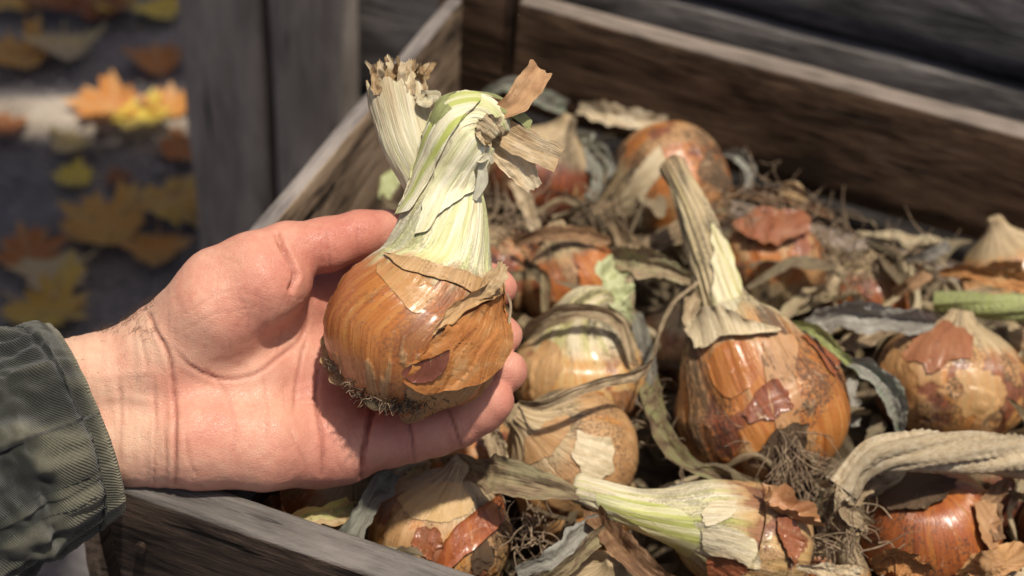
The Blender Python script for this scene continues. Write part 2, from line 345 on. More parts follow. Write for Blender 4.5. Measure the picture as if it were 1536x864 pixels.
RIM = .43
bl, br = Vector(PZ(785, 5, RIM)), Vector(PZ(1536, 205, RIM))
bd = (br - bl).normalized(); bn = Vector((bd.y, -bd.x, 0)).normalized()          # bn points towards the camera
if bn.y > 0: bn = -bn
fl, fr = Vector(PZ(190, 738, RIM)), Vector(PZ(560, 864, RIM)); fd = (fr - fl).normalized(); fn = Vector((-fd.y, fd.x, 0))
if fn.y < 0: fn = -fn                                                           # into the crate
ll, lf = Vector(PZ(643, 30, RIM)), Vector(PZ(388, 327, RIM)); ld = (lf - ll).normalized(); ln_ = Vector((-ld.y, ld.x, 0))
if ln_.x < 0: ln_ = -ln_
def isect(p, d, q, e):
    k = ((q.x - p.x) * e.y - (q.y - p.y) * e.x) / (d.x * e.y - d.y * e.x); return p + d * k
cFL = isect(fl, fd, ll, ld); cBL = isect(bl, bd, ll, ld)
print('corners', cFL, cBL, 'front', fd, 'back', bd, 'left', ld)
crate = empty('wooden_crate', (.12, .55, 0), 'weathered brown wooden crate full of onions in front of the grey wall', 'crate')
CB = .06                                                                       # crate floor height
def drop(p, z): q = Vector(p); q.z = z; return q
ext = 1.05
# back: top plank, gap, lower plank (thickness away from the camera)
hb = .078
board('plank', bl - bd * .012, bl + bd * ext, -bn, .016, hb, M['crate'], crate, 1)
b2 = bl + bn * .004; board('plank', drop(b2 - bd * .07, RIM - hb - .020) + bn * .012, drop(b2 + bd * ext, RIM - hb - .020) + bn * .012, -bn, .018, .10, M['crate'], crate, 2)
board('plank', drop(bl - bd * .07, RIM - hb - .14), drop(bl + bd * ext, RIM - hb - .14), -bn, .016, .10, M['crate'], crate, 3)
# corner post, standing proud of the rim
pa = Vector(PZ(652, 40, RIM)); 
pp = bl - bd * .003 + bn * .014
wpost = (Vector(PZ(783, 20, RIM)) - Vector(PZ(650, 20, RIM))).dot(bd)
top = RIM + .055
board('corner_post', drop(pp - bd * wpost, top), drop(pp, top), -bn, .03, top - CB, M['crate'], crate, 4, nx=14)
# left planks
lend = (cFL - ll).dot(ld)
lstart = isect(ll, ld, pp + bn * .001, bd)
for k, z in enumerate((RIM, RIM - .125, RIM - .25)):
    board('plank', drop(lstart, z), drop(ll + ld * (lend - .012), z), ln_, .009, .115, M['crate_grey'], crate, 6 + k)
# front planks
fp = Vector(PZ(158, 729, RIM))
for k, z in enumerate((RIM, RIM - .135, RIM - .27)):
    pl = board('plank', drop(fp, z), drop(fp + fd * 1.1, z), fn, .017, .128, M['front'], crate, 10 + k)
    for (dx, dzn) in ((.013, -.03), (.017, -.075)):
        bm = bmesh.new(); bmesh.ops.create_cone(bm, cap_ends=True, segments=10, radius1=.0026, radius2=.0022, depth=.0024)
        c = drop(fp + fd * dx, z + dzn) - fn * .001
        Mx = Matrix.Translation(c) @ fn.to_track_quat('Z', 'Y').to_matrix().to_4x4()
        V = [tuple(Mx @ v.co) for v in bm.verts]; F = [tuple(v.index for v in f.verts) for f in bm.faces]; bm.free()
        obj('nail', V, F, M['nail'], pl, smooth=False)
board('corner_post', drop(fp + fd * .01 + fn * .019, RIM - .012), drop(fp + fd * .05 + fn * .019, RIM - .012), fn, .03, RIM - .012 - CB, M['crate'], crate, 15, nx=10)
# right planks and floor (outside the frame)
rp = fp + fd * 1.085; rq = bl + bd * 1.03; rd = (rq - rp); 
for k, z in enumerate((RIM, RIM - .135)):
    board('plank', drop(rp + rd * .05, z), drop(rp + rd * .97, z), Vector((1, 0, 0)), .017, .125, M['crate'], crate, 20 + k)
def quadslab(pts, z0, z1):
    V = [(p.x, p.y, z0) for p in pts] + [(p.x, p.y, z1) for p in pts]
    return V, [(3, 2, 1, 0), (4, 5, 6, 7), (0, 1, 5, 4), (1, 2, 6, 5), (2, 3, 7, 6), (3, 0, 4, 7)]
V, F = quadslab([fp + fn * .02 + fd * .03, rp + fn * .02, rq + bn * .02, cBL + bn * .02 + ln_ * .02], CB, CB + .015)
obj('floor_panel', V, F, M['crate'], crate, smooth=False)
for k in (0, 1):                                                               # runners lifting the floor off the ground
    a = fp + fd * (.03 + .95 * k) + fn * .03; b = (cBL + ln_ * .05 if k == 0 else rq - bd * .08) + bn * .03
    board('runner', drop(a, CB), drop(b, CB), ln_, .05, CB, M['crate'], crate, 24 + k, nx=8)

# shed wall behind the crate: horizontal boards, two upright grey boards at its left end
wo = bl - bn * .11                                                              # a point of the wall's face
def on_wall(px, py, off=0.0):
    d = Vector(ray(px, py)); o = Vector(CM[:3, 3]); p = wo + bn * off
    return o + d * ((p - o).dot(bn) / d.dot(bn))
gapz = on_wall(1300, 69).z; bh = .150
wall = empty('board_wall', drop(wo, 0), 'low dark grey board wall behind the crate with two upright boards at its end', 'wall')
wl = (on_wall(400, 100) - wo).dot(bd)
zt = WT = gapz + .10
k = 0
while zt > .02:
    hh = .10 if k == 0 else bh
    board('board', drop(wo + bd * wl, zt - .004), drop(wo + bd * 1.9, zt - .004), -bn, .022, min(hh - .008, zt - .01), M['siding'], wall, 40 + k, wob=.0012, nx=60); zt -= hh; k += 1
bk = drop(wo - bn * .03, 0)
V, F = quadslab([bk + bd * (wl + .03), bk + bd * 1.9, bk + bd * 1.9 - bn * .25, bk + bd * (wl + .03) - bn * .25], 0, WT - .012)
obj('backing', V, F, M['siding'], wall, smooth=False)
u0, u1, u2 = ((on_wall(x, y, .03) - wo).dot(bd) for x, y in ((281, 190), (401, 190), (514, 60)))
zu = .40
for (a, b, s, o_) in ((u0, u1 - .003, 61, .030), (u1 + .003, u2, 62, .026)):
    p = wo + bn * o_
    q0 = drop(p + bd * a, zu); q1 = drop(p + bd * a, .004)
    board('upright_board', q1, q0, -bn, .024, b - a, M['upright'], wall, s, wob=.0016, up=-bd)

# roof added out of view on its own posts, left of the crate: it shades the ground but for the gap between two of its boards
zu = 1.0
roof = empty('added_shade_roof', (-.35, 1.0, zu), 'added out-of-view board roof shading the ground left of the crate', 'roof')
rd_ = Vector((.983, .184, 0)); rn_ = Vector((-.184, .983, 0)); zr = zu + .03; rc = Vector((-.557 + SUN.x / SUN.z * zr, 1.238 + SUN.y / SUN.z * zr, zr))
for k, (o0, wd_) in enumerate([(-.045 - .158 * q, .170) for q in range(4)] + [(.045 + .170 + .158 * q, .170) for q in range(2)]):
    e = rc + rn_ * o0 + Vector((0, 0, .024 * (k % 2))); board('board', e - rd_ * .8, e + rd_ * (.30 if o0 > -.25 else .15), Vector((0, 0, 1)), .02, wd_, M['upright'], roof, 70 + k, up=rn_, nx=12)

for (px_, py_) in ((-1.0, .62), (-1.05, 1.55)):  # posts carrying the added roof, also out of view
    board('added_roof_post', (px_, py_, .003), (px_, py_, zr - .002), (1, 0, 0), .06, .06, M['upright'], roof, 80, up=(0, 1, 0), nx=10)

# ------------------------------------------------------------------ fallen leaves on the ground
OUT = [(0, -1.0), (.04, -.42), (.30, -.50), (.36, -.38), (.62, -.34), (.50, -.16), (.98, .08), (.80, .18), (.84, .36), (.52, .30), (.44, .36), (.56, .66), (.40, .62), (.30, .78), (.20, .62), (0, 1.05)]
OUT = [(x, y) for x, y in OUT] + [(-x, y) for x, y in OUT[-2:0:-1]]
def maple(px, py, size, rot, hue, label, curl=.35, seed=0, tilt=0.0):
    P = np.array(OUT, float); n = len(P)
    rings = [0, .18, .36, .54, .70, .85, 1.0]
    V = []; ve = []
    for q in rings:
        for k_ in range(n):
            a = P[k_] * q
            if P[k_][1] < -.9 and q < 1: a = np.array((0, -.4)) * q
            V.append((a[0], a[1], 0)); ve.append(1.0 if k_ in (0, 6, 11, 15, 19, 24) or q == 0 else 0.0)
    V = np.array(V); rr = np.hypot(V[:, 0], V[:, 1]); rs = np.random.RandomState(seed + 90)
    c1, c2 = rs.uniform(.4, 1.2, 2) * curl
    V[:, 2] = c1 * V[:, 0] ** 2 * rs.choice([1, 1, -.4]) + c2 * V[:, 1] ** 2 * .6 + .10 * curl * np.sin(V[:, 0] * 5 + seed) + (fbm(V * 2.5 + seed, seed) - .5) * .35 * curl
    V[:, 2] -= V[:, 2].min(); V *= size / 2
    a = math.radians(rot); ca, sa = math.cos(a), math.sin(a)
    V = V @ np.array(((ca, sa, 0), (-sa, ca, 0), (0, 0, 1)))
    p = PZ(px, py, 0.004)
    F = gridfaces(len(rings), n, True)
    o = obj('maple_leaf', V, F, M['maple'], attrs={'vein': ve}); o.location = (p[0], p[1], .010 if 130 < py < 215 else .003); o.rotation_euler = (tilt, 0, 0)
    o.scale = (1, 1, 1.6); tag(o, label, 'leaf', 'fallen leaves on the ground', hue=hue); return o
for a in [
 (38, 88, .105, 80, .55, 'large tan and amber maple leaf near the top left corner of the photo'),
 (100, 72, .10, 200, .98, 'pale dull beige maple leaf overlapping the large amber leaf at the upper left'),
 (238, 98, .085, 20, .36, 'orange brown maple leaf beside the upright boards above the sunlit strip'),
 (172, 172, .10, 100, .42, 'bright orange maple leaf lying in the strip of sunlight'),
 (205, 186, .085, 260, .80, 'bright yellow maple leaf in the sunlit strip, over the orange leaf'),
 (256, 172, .07, 10, .46, 'small sunlit orange maple leaf against the foot of the upright boards'),
 (112, 220, .06, 150, .95, 'small beige leaf just in the shade below the sunlit strip'),
 (118, 268, .055, 95, .80, 'small dull yellow leaf alone on the shaded ground'),
 (180, 270, .035, 45, .12, 'tiny dark red leaf right of the small dull yellow leaf'),
 (268, 226, .075, 300, .28, 'rust brown leaf in shade by the upright boards below the sunlit strip'),
 (166, 346, .115, 70, .56, 'large tan maple leaf with spread lobes on the shaded ground above the wrist'),
 (252, 322, .10, 330, .62, 'ochre maple leaf between the large tan leaf and the upright boards'),
 (236, 376, .075, 190, .50, 'brown curled leaf half hidden behind the ball of the thumb'),
 (46, 388, .085, 30, .30, 'reddish brown leaf at the left edge above the sleeve'),
 (92, 412, .09, 120, 1.0, 'pale beige leaf with long stem above the sleeve cuff'),
 (60, 466, .105, 250, .66, 'ochre yellow leaf touching the top of the sleeve in the photo'),
 (18, 14, .08, 10, .62, 'amber leaf cut by the top left corner of the photo'),
 (92, 14, .10, 80, .14, 'dark brown leaf at the top edge right of the amber corner leaf'),
 (176, 6, .075, 160, .72, 'golden leaf at the top edge over a brown one'),
 (240, 14, .085, 215, .74, 'dull gold leaf at the top edge next to the upright boards'),
 (150, 22, .09, 300, .10, 'dark curled leaf below the golden leaf at the top edge'),
 (8, 205, .06, 40, .16, 'small dark leaf at the left edge below the sunlit strip')]:
    maple(*a, seed=int(a[0] * 7 + a[1]))
m = NT('painted_sun_streak'); co = m.objco()  # pale strip painted on the ground for sunlight that the uprights block
M['sun_streak'] = m.done(m.ramp(m.math('ADD', m.math('MULTIPLY', m.noise(co, 14, 4, .6), .5), m.math('MULTIPLY', m.noise(co, 160, 3, .7), .5)), [(.33, (.17, .14, .11)), (.48, (.36, .30, .24)), (.68, (.52, .45, .37))]), .9, m.bump(m.noise(co, 150, 4, .7), .006, .8), .2)
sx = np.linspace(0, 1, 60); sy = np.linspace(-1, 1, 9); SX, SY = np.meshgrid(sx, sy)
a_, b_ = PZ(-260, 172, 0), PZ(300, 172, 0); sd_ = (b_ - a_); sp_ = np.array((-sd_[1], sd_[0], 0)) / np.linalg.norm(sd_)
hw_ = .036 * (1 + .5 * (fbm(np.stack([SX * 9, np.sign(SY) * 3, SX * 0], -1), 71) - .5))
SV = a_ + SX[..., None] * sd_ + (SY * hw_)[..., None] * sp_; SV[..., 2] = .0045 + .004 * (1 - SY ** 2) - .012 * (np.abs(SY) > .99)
tag(obj('sun_streak_strip', SV, gridfaces(9, 60, False), M['sun_streak']), kind='structure')
# loose grit
ico = bmesh.new(); bmesh.ops.create_icosphere(ico, subdivisions=1, radius=1)
iv = np.array([v.co[:] for v in ico.verts]); iff = np.array([[v.index for v in f.verts] for f in ico.faces]); ico.free()
VV, FF, AA = [], [], []
n_ = 0
for k in range(5200):
    x, y = R.uniform(-1.1, -.12), R.uniform(.6, 2.2); s = R.uniform(.0012, .0035) * (1.9 if R.rand() < .06 else 1)
    v = iv * R.uniform(.6, 1.2, (len(iv), 1)) * s * np.array((1, 1, .7)) + (x, y, s * .3)
    VV.append(v); FF.append(iff + n_); AA += [R.rand()] * len(iv); n_ += len(iv)
tag(obj('grit', np.concatenate(VV), np.concatenate(FF), M['pebble'], attrs={'vsd': AA}, smooth=False), 'loose grit on the dark ground', 'grit', kind='stuff')

# ------------------------------------------------------------------ onion builder
def tube_rings(ctrl, nv, ref):
    S = spline(ctrl, nv); X = S[:, :3]; r = np.maximum(S[:, 3], 1e-4)
    G = X.copy()
    for _ in range(3): G[1:-1] = (G[:-2] + 2 * G[1:-1] + G[2:]) / 4
    T, A, B = frames(G, ref); return X, r, T, A, B
def onion_body(name, ctrl, ref, parent, seed, tone=.5, dirty=.5, green=.5, peelk=.5, patchk=.15, pale=.12, nu=150, nv=110, neck_ribs=1.0, lump=.05, dry_tip=.0, unit=1.0, world=None, flat=None, twist=0.6, peelshift=0.0):
    """bulb and neck as one swept skin: torn outer layer stepped over the lower one, ribs, pleats towards the neck"""
    X, r, T, A, B = tube_rings(ctrl, nv, ref)
    im = int(np.argmax(r)); rm = r[im]
    d = np.concatenate(([0], np.cumsum(np.linalg.norm(np.diff(X, axis=0), axis=1)))) / rm
    th = np.linspace(0, 2 * np.pi, nu, endpoint=False)
    s = np.linspace(0, 1, nv)
    neck = np.where(np.arange(nv) > im, np.clip((1 - r / rm) / .62, 0, 1), 0)
    TH = th[None, :] + twist * np.maximum(d - d[im], 0)[:, None] * .35
    oco = np.stack([np.cos(TH), np.sin(TH), np.repeat((d - d[im])[:, None], nu, 1)], -1)
    p = oco + seed * 3.17
    n1 = fbm(p * (1.6, 1.6, 1.2), seed); n2 = fbm(p * (3.2, 3.2, 1.3), seed + 3, 4); n3 = fbm(p * (22, 22, 1.5), seed + 6, 2); n4 = fbm(p * (9, 9, 2.0), seed + 9)
    NK = np.repeat(neck[:, None], nu, 1)
    pk = n2 + .28 * (n4 - .5) + peelshift * 0
    peel = sstep(.5 - .012, .5 + .012, pk + (peelk - .5) * .6)
    patch = sstep(.66, .69, fbm(p * (2.1, 2.1, 2.3) + 50, seed + 21, 4) + (patchk - .2) * .5) * (1 - NK)
    dirt = fbm(p * (2.0, 2.0, 2.2) + 9, seed + 31, 4)
    rootz = np.clip(1 - r / rm, 0, 1) * (np.arange(nv) < im); dirt = dirt + .55 * (rootz[:, None] ** 3)
    rib = np.abs(np.sin(TH * 9 + 3 * n4)) ; pleat = (n3 - .5)
    rr = r[:, None] * (1 + lump * (n1 - .5) * 2 * (1 - .5 * NK)) + rm * (.030 * peel * (1 - NK) * .55 - .018 * patch + .016 * pleat * (.35 + 1.1 * NK * neck_ribs) + .022 * (rib - .6) * NK * neck_ribs + .05 * (fbm(p * (2.2, 2.2, 1.6) + 20, seed + 40) - .5) * NK + .020 * (n4 - .5))
    if flat is not None: ca, cb = flat
    else: ca = cb = 1.0
    V = X[:, None] + rr[..., None] * (np.cos(th)[None, :, None] * A[:, None] * ca + np.sin(th)[None, :, None] * B[:, None] * cb)
    V[0] = V[0].mean(0); V[-1] = V[-1].mean(0) if r[-1] < .25 * rm else V[-1]
    dry = sstep(.72, 1.0, s)[:, None] * dry_tip * np.ones((1, nu)) * np.clip(.4 + n4 * 1.4, 0, 1)
    W = V if world is None else world(V)
    o = obj(name, W, gridfaces(nv, nu, True), M['onion'], parent, attrs={'oco': oco, 'neck': NK, 'peel': peel, 'dirt': dirt, 'patch': patch, 'dry': dry})
    o['tone'] = tone; o['dirty'] = dirty; o['green'] = green; o['sd'] = float(seed); o['pale'] = pale
    return o, (X, r, A, B, th, rr)
def ribbon_geo(P, wd, seed, ref=(0, 0, 1), twist=0.0, xf=2.2, fold=.25, wr=.15, nl=34, nw=7, ragged=0.0, curl=0.0, crink=.0):
    S = spline(P, nl); T, A, B = frames(S, ref)          # A ~ leaf normal, B ~ width
    t = np.linspace(0, 1, nl); x = np.linspace(-1, 1, nw)
    wdt = np.interp(t, np.linspace(0, 1, len(wd)), wd) if np.ndim(wd) else np.full(nl, wd)
    a = twist * t; A2 = A * np.cos(a)[:, None] + B * np.sin(a)[:, None]; B2 = B * np.cos(a)[:, None] - A * np.sin(a)[:, None]
    XX, TT = np.meshgrid(x, t); hw = wdt[:, None] / 2
    pn = np.stack([XX * xf + seed * 1.7, TT * 0 + seed, TT * 7], -1)
    nn = fbm(pn, seed, 3) - .5
    wdt = wdt * (1 + (.9 * crink) * (fbm(np.stack([t * 9, t * 0 + seed, t * 0], -1), seed + 13) - .5)); hw = wdt[:, None] / 2
    cn = fbm(np.stack([XX * 5 + seed, TT * 0, TT * 26], -1), seed + 17, 3) - .5; nn = nn + crink * .55 * cn
    z = hw * (fold * np.abs(XX) - fold * .5 + wr * 2.4 * nn + curl * XX ** 2)
    edge = 1 + ragged * (fbm(np.stack([TT * 9, XX * 0 + np.sign(XX) * 5, TT * 0 + seed], -1), seed + 3, 2) - .5) * 2 * np.abs(XX)
    V = S[:, None] + (XX * hw * edge)[..., None] * B2[:, None] + z[..., None] * A2[:, None]
    if ragged:
        e = (fbm(np.stack([XX * 3.5, XX * 0, XX * 0 + seed], -1), seed + 9, 2) - .5)[0]
        ln = np.linalg.norm(S[-1] - S[0]) * ragged * .5
        V[-1] += T[-1][None] * (e * ln)[:, None]; V[-2] += T[-2][None] * (e * ln * .5)[:, None]
    oco = np.stack([XX, XX * 0, TT * np.linalg.norm(np.diff(S, axis=0), axis=1).sum() / max(1e-9, wdt.max()) * .35], -1)
    return V, oco
def ribbon(name, P, wd, mat, seed, parent=None, green=0.0, **kw):
    world = kw.pop('world', None)
    V, oco = ribbon_geo(np.asarray(P, float), wd, seed, **kw); nl, nw = V.shape[:2]
    V = V if world is None else world(V)
    o = obj(name, V, gridfaces(nl, nw, False), M[mat], parent, attrs={'oco': oco, 'vsd': np.full(nl * nw, (seed * .37) % 1.0)})
    o['sd'] = float(seed % 23); o['green'] = green; return o
def strands(name, lines, rad, mat, parent=None, sides=4):
    VV, FF, n = [], [], 0
    a = np.linspace(0, 2*np.pi, sides, endpoint=False)
    for P in lines:
        S = spline(P, max(5, 3 * len(P))); T, A, B = frames(S, (.3, .5, .8)); k = len(S)
        rr = rad * np.linspace(1, .35, k)
        V = S[:, None] + rr[:, None, None] * (np.cos(a)[None, :, None] * A[:, None] + np.sin(a)[None, :, None] * B[:, None])
        VV.append(V.reshape(-1, 3)); FF.append(gridfaces(k, sides, True, n)); n += k * sides
    return obj(name, np.concatenate(VV), np.concatenate(FF), M[mat], parent)
def root_tuft(c, d, L, n, spread, seed, rad=.0004, mat='root', parent=None, curl=.5, name='roots'):
    rs = np.random.RandomState(seed); lines = []
    d = np.asarray(d, float); d /= np.linalg.norm(d)
    for _ in range(n):
        e = d + rs.normal(0, spread, 3); e /= np.linalg.norm(e); p = np.array(c) + rs.normal(0, L * .12, 3); P = [p]
        l = L * rs.uniform(.5, 1.2)
        for q in range(4):
            e = e + rs.normal(0, curl, 3) * .8 + np.array((0, 0, -.12)); e /= np.linalg.norm(e); p = p + e * l / 4; P.append(p)
        lines.append(P)
    return tag(strands(name, lines, rad, mat, parent), kind='stuff')

from mathutils.bvhtree import BVHTree
def patch_px(body, parent, poly, lift, seed, name='loose_skin', tone=.5, peel=.9, patch=0.0, dirt=0.0, neck=0.0, dirty=1.0, pale=.3, rim=1.5, ragged=.10, nr=16, na=90, green=0.0, mat=None):
    """a torn piece of skin lying on a bulb: its outline (as seen in the photograph) is dropped onto the bulb and lifted off it"""
    me = body.data; nV = len(me.vertices); co = np.empty(nV * 3); me.vertices.foreach_get('co', co); co = co.reshape(-1, 3)
    fv = np.empty(len(me.polygons) * 4, np.int32); me.loops.foreach_get('vertex_index', fv); fv = fv.reshape(-1, 4)
    oc = np.empty(nV * 3); me.attributes['oco'].data.foreach_get('vector', oc); oc = oc.reshape(-1, 3)
    bv = BVHTree.FromPolygons(co.tolist(), fv.tolist()); org = Vector(CM[:3, 3])
    P = np.array([(x, y, 0) for x, y in list(poly) + [poly[0]]], float); P = spline(P, na + 1)[:-1, :2]; c = P.mean(0)
    ph = np.linspace(0, 2*np.pi, na, endpoint=False)
    rg = 1 + ragged * ((fbm(np.stack([np.cos(ph) * 1.8, np.sin(ph) * 1.8, ph * 0 + seed], -1), seed, 2) - .5) * 1.5 + (fbm(np.stack([np.cos(ph) * 6, np.sin(ph) * 6, ph * 0 + seed], -1), seed + 2, 2) - .5) * .45)
    V, O, E = [], [], []
    D0 = None
    for q in np.linspace(0, 1, nr) ** .8:
        for k in range(na):
            x, y = c + q * rg[k] * (P[k] - c); d = Vector(ray(x, y)).normalized(); h = bv.ray_cast(org, d)
            if h[0] is None: h = bv.find_nearest(org + d * (D0 or .6))
            D0 = (h[0] - org).length
            V.append(h[0][:] ); E.append(h[1][:]); O.append(oc[fv[h[2]]].mean(0))
    V = np.array(V).reshape(nr, na, 3); E = np.array(E).reshape(nr, na, 3); O = np.array(O).reshape(nr, na, 3)
    for _ in range(2):
        E = (E + np.roll(E, 1, 1) + np.roll(E, -1, 1)); E[1:-1] += E[:-2] + E[2:]; E /= np.linalg.norm(E, axis=-1)[..., None] + 1e-9
    q = np.linspace(0, 1, nr)[:, None] ** .8
    ragged_ = ragged; l = lift * (1 + rim * q ** 5 * (.2 + 1.6 * fbm(np.stack([np.cos(ph) * 3, np.sin(ph) * 3, ph * 0 + 3 + seed], -1), seed + 5))[None])
    l = l + lift * .5 * (fbm(O * (6, 6, 5) + seed, seed) - .5)
    l[-1] -= 0
    W = V + E * l[..., None]
    one = np.ones((nr, na)); nz = fbm(O * (4, 4, 4) + seed, seed + 11)
    o = obj(name, W, gridfaces(nr, na, True)[:, ::-1], mat or M['onion'], parent, attrs={'oco': O if mat is None else O * (3, 1, 1.5), 'neck': one * neck, 'peel': one * np.clip(peel + (nz - .5) * .5, 0, 1), 'dirt': one * dirt + .3 * (nz - .5), 'patch': one * patch, 'dry': one * 0, 'vsd': one * ((seed * .37) % 1)})
    o['tone'] = tone; o['dirty'] = dirty; o['green'] = green; o['sd'] = float(seed * 1.7 % 29); o['pale'] = pale
    return o
# ------------------------------------------------------------------ onions in the crate
TOCAM = CM[:3, 2]; IMR = CM[:3, 0]; IMU = CM[:3, 1]
PROF = [(-.90, .05), (-.90, .30), (-.80, .62), (-.50, .89), (-.08, 1.0), (.28, .96), (.58, .78), (.80, .53)]
TIP = [(.98, .32), (1.10, .22), (1.22, .17), (1.32, .14), (1.34, .02)]
def pxr(px, py, z, rp): return list(PZ(px, py, z)) + [rp * depth_at(px, py, z) / FPX]
def crate_onion(px, py, z, rp, axis, label, seed, el=.95, neck=None, tip=1.0, **kw):
    a = IMR * axis[0] + IMU * axis[1] + TOCAM * axis[2]; a = a / np.linalg.norm(a)
    c = np.array(PZ(px, py, z)); r = rp * depth_at(px, py, z) / FPX
    ctrl = [list(c + a * o * r * el) + [r * q] for o, q in PROF]
    if neck: ctrl = ctrl[:kw.pop('keep', 8)] + [pxr(*n) for n in neck]
    elif tip: ctrl += [list(c + a * (.80 + (o - .80) * tip) * r * el) + [r * q] for o, q in TIP]
    ref = TOCAM - a * TOCAM.dot(a)
    if np.linalg.norm(ref) < .3: ref = IMU
    root = empty('onion', c - np.array((0, 0, r)), label, 'onion', 'harvested onions in the crate')
    rt = kw.pop('roots', None)
    o, body = onion_body('bulb', ctrl, ref, root, seed, **kw)
    ON[seed] = (o, root)
    if rt:
        n, L, sp = rt; root_tuft(c - a * r * el * .93, -a + np.array((0, 0, -.2)), L, n, sp, seed, .00042, 'root', root)
    return root, body, c, r, a
PI = math.pi; ON = {}
o1, b1, c1, r1, a1 = crate_onion(1143, 609, .395, 129, (-.36, .88, .12), 'big glossy orange onion with a tall dried neck, largest in the crate', 11, .96,
    neck_ribs=1.3, pale=.30, neck=[(1096, 482, .414, 52), (1084, 455, .422, 39), (1068, 400, .430, 32), (1045, 330, .436, 25), (1020, 272, .441, 18), (1004, 243, .444, 16), (1000, 238, .445, 9)], keep=7,
    tone=.56, dirty=.9, green=.45, peelk=.40, patchk=.22, dry_tip=1.0, nu=200, nv=170, roots=None, lump=.06)
root_tuft(PZ(1176, 664, .405), TOCAM * .5 - IMU * .55 + IMR * .3, .030, 120, .55, 3, .00042, 'root', o1)
root_tuft(PZ(1160, 672, .40), TOCAM * .6 - IMU * .6, .012, 60, .7, 4, .0006, 'droot', o1)
crate_onion(1425, 572, .385, 112, (.10, .85, .10), 'round tan onion with a rusty torn cap, right of the big glossy one', 12, .86, tone=.40, dirty=.8, peelk=.55, patchk=.34, tip=.6)
crate_onion(1394, 798, .375, 104, (.18, -.80, -.35), 'copper red onion with its dark root plate turned up, bottom right', 13, .92, tone=.72, dirty=1.0, peelk=.25, patchk=.1, lump=.03)
o4 = crate_onion(1128, 812, .385, 88, (-.88, .28, .12), 'pale onion lying on its side with a long green neck and maroon patch', 14, 1.05,
    neck=[(1045, 778, .402, 58), (1005, 773, .406, 42), (960, 764, .408, 32), (915, 750, .412, 26), (880, 737, .416, 22), (862, 731, .418, 20), (858, 730, .418, 13)], keep=6,
    neck_ribs=.25, pale=.72, tone=.22, dirty=.55, green=.95, peelk=.62, patchk=.36, dry_tip=.45, nu=190, nv=160, roots=(50, .022, .5))[0]
crate_onion(660, 800, .380, 108, (.25, .80, .30), 'pale tan onion with a bright orange torn strip, against the front plank', 15, .90, tone=.40, dirty=.9, peelk=.66, patchk=.3)
crate_onion(853, 682, .385, 103, (-.55, .45, .45), 'dull grey tan onion below the fingertips of the hand', 16, .95, tone=.42, dirty=.8, peelk=.78, patchk=.12)
crate_onion(868, 742, .365, 92, (.3, .5, .2), 'dark ochre onion mostly hidden under the dull grey tan onion', 17, .95, tone=.5, dirty=1.0, peelk=.4, patchk=.2, roots=(50, .02, .6))
crate_onion(872, 562, .380, 104, (.06, .92, .22), 'greenish yellow onion with a wide soft neck, right of the fingertips', 18, .80,
    neck=[(878, 482, .405, 58), (884, 462, .412, 36), (900, 452, .414, 22), (918, 455, .412, 10)], keep=7, pale=.55, tone=.25, dirty=1.0, green=.8, peelk=.42, patchk=.22)
crate_onion(858, 425, .372, 76, (-.25, .9, .1), 'small red orange onion in shade behind the greenish yellow one', 19, .95, tone=.70, dirty=.8, peelk=.35, patchk=.35)
crate_onion(1003, 282, .375, 97, (-.80, -.30, .15), 'large banded orange onion near the back plank', 20, .98, tone=.58, dirty=1.1, peelk=.36, patchk=.15, lump=.04)
crate_onion(1158, 402, .368, 80, (-.1, -.85, .35), 'dirty speckled brown onion behind the big glossy one', 21, .92, tone=.62, dirty=1.5, peelk=.55, patchk=.35, roots=(40, .02, .7))
crate_onion(1302, 448, .362, 66, (.1, .85, .2), 'small rusty onion in front of the low rail at the back', 22, .95, tone=.72, dirty=.7, peelk=.4, patchk=.3)
crate_onion(1516, 412, .372, 74, (-.3, .8, .2), 'golden orange onion cut by the right edge of the photo', 23, .95, tone=.42, dirty=.6, peelk=.4, patchk=.2)
crate_onion(1528, 506, .368, 62, (-.6, .4, .3), 'green shouldered onion at the right edge under the green stem', 24, .95, tone=.25, dirty=.6, green=1, peelk=.5, patchk=.2)
crate_onion(812, 262, .372, 80, (.3, .6, .3), 'dark maroon brown onion behind the dry tips of the held onion', 25, .95, tone=.88, dirty=1.0, peelk=.4, patchk=.5)
crate_onion(905, 905, .385, 84, (.1, .6, .5), 'orange onion top cut by the bottom edge below the long green neck', 26, .9, tone=.55, dirty=.3, peelk=.5, patchk=.1)
crate_onion(1512, 900, .385, 82, (-.4, .6, .5), 'tan onion with lifted skin at the bottom right corner', 27, .9, tone=.45, dirty=.5, peelk=.5, patchk=.2)
crate_onion(1512, 738, .362, 74, (-.4, .8, .0), 'dark red onion under the twisted dry stalk at the right edge', 28, .95, tone=.92, dirty=.7, peelk=.2, patchk=.4)
crate_onion(742, 410, .362, 78, (-.4, .8, .2), 'brown onion deep in shade just right of the held onion', 29, .95, tone=.8, dirty=1.0, peelk=.5, patchk=.4)
crate_onion(470, 752, .372, 70, (.6, .5, .2), 'brown orange onion in shade under the palm', 30, .95, tone=.6, dirty=.7, peelk=.5, patchk=.3)
crate_onion(705, 690, .360, 74, (-.4, .6, .2), 'brown onion half buried below the little finger', 31, .95, tone=.6, dirty=.7, peelk=.5, patchk=.3)
crate_onion(1240, 865, .365, 66, (.3, .6, .2), 'brown onion buried in roots between the two bottom onions', 32, .95, tone=.7, dirty=1.2, peelk=.5, patchk=.3)
crate_onion(1010, 530, .350, 70, (.2, .7, .2), 'dark onion sunk among dry stalks left of the big glossy one', 33, .95, tone=.6, dirty=1.3, peelk=.6, patchk=.4)

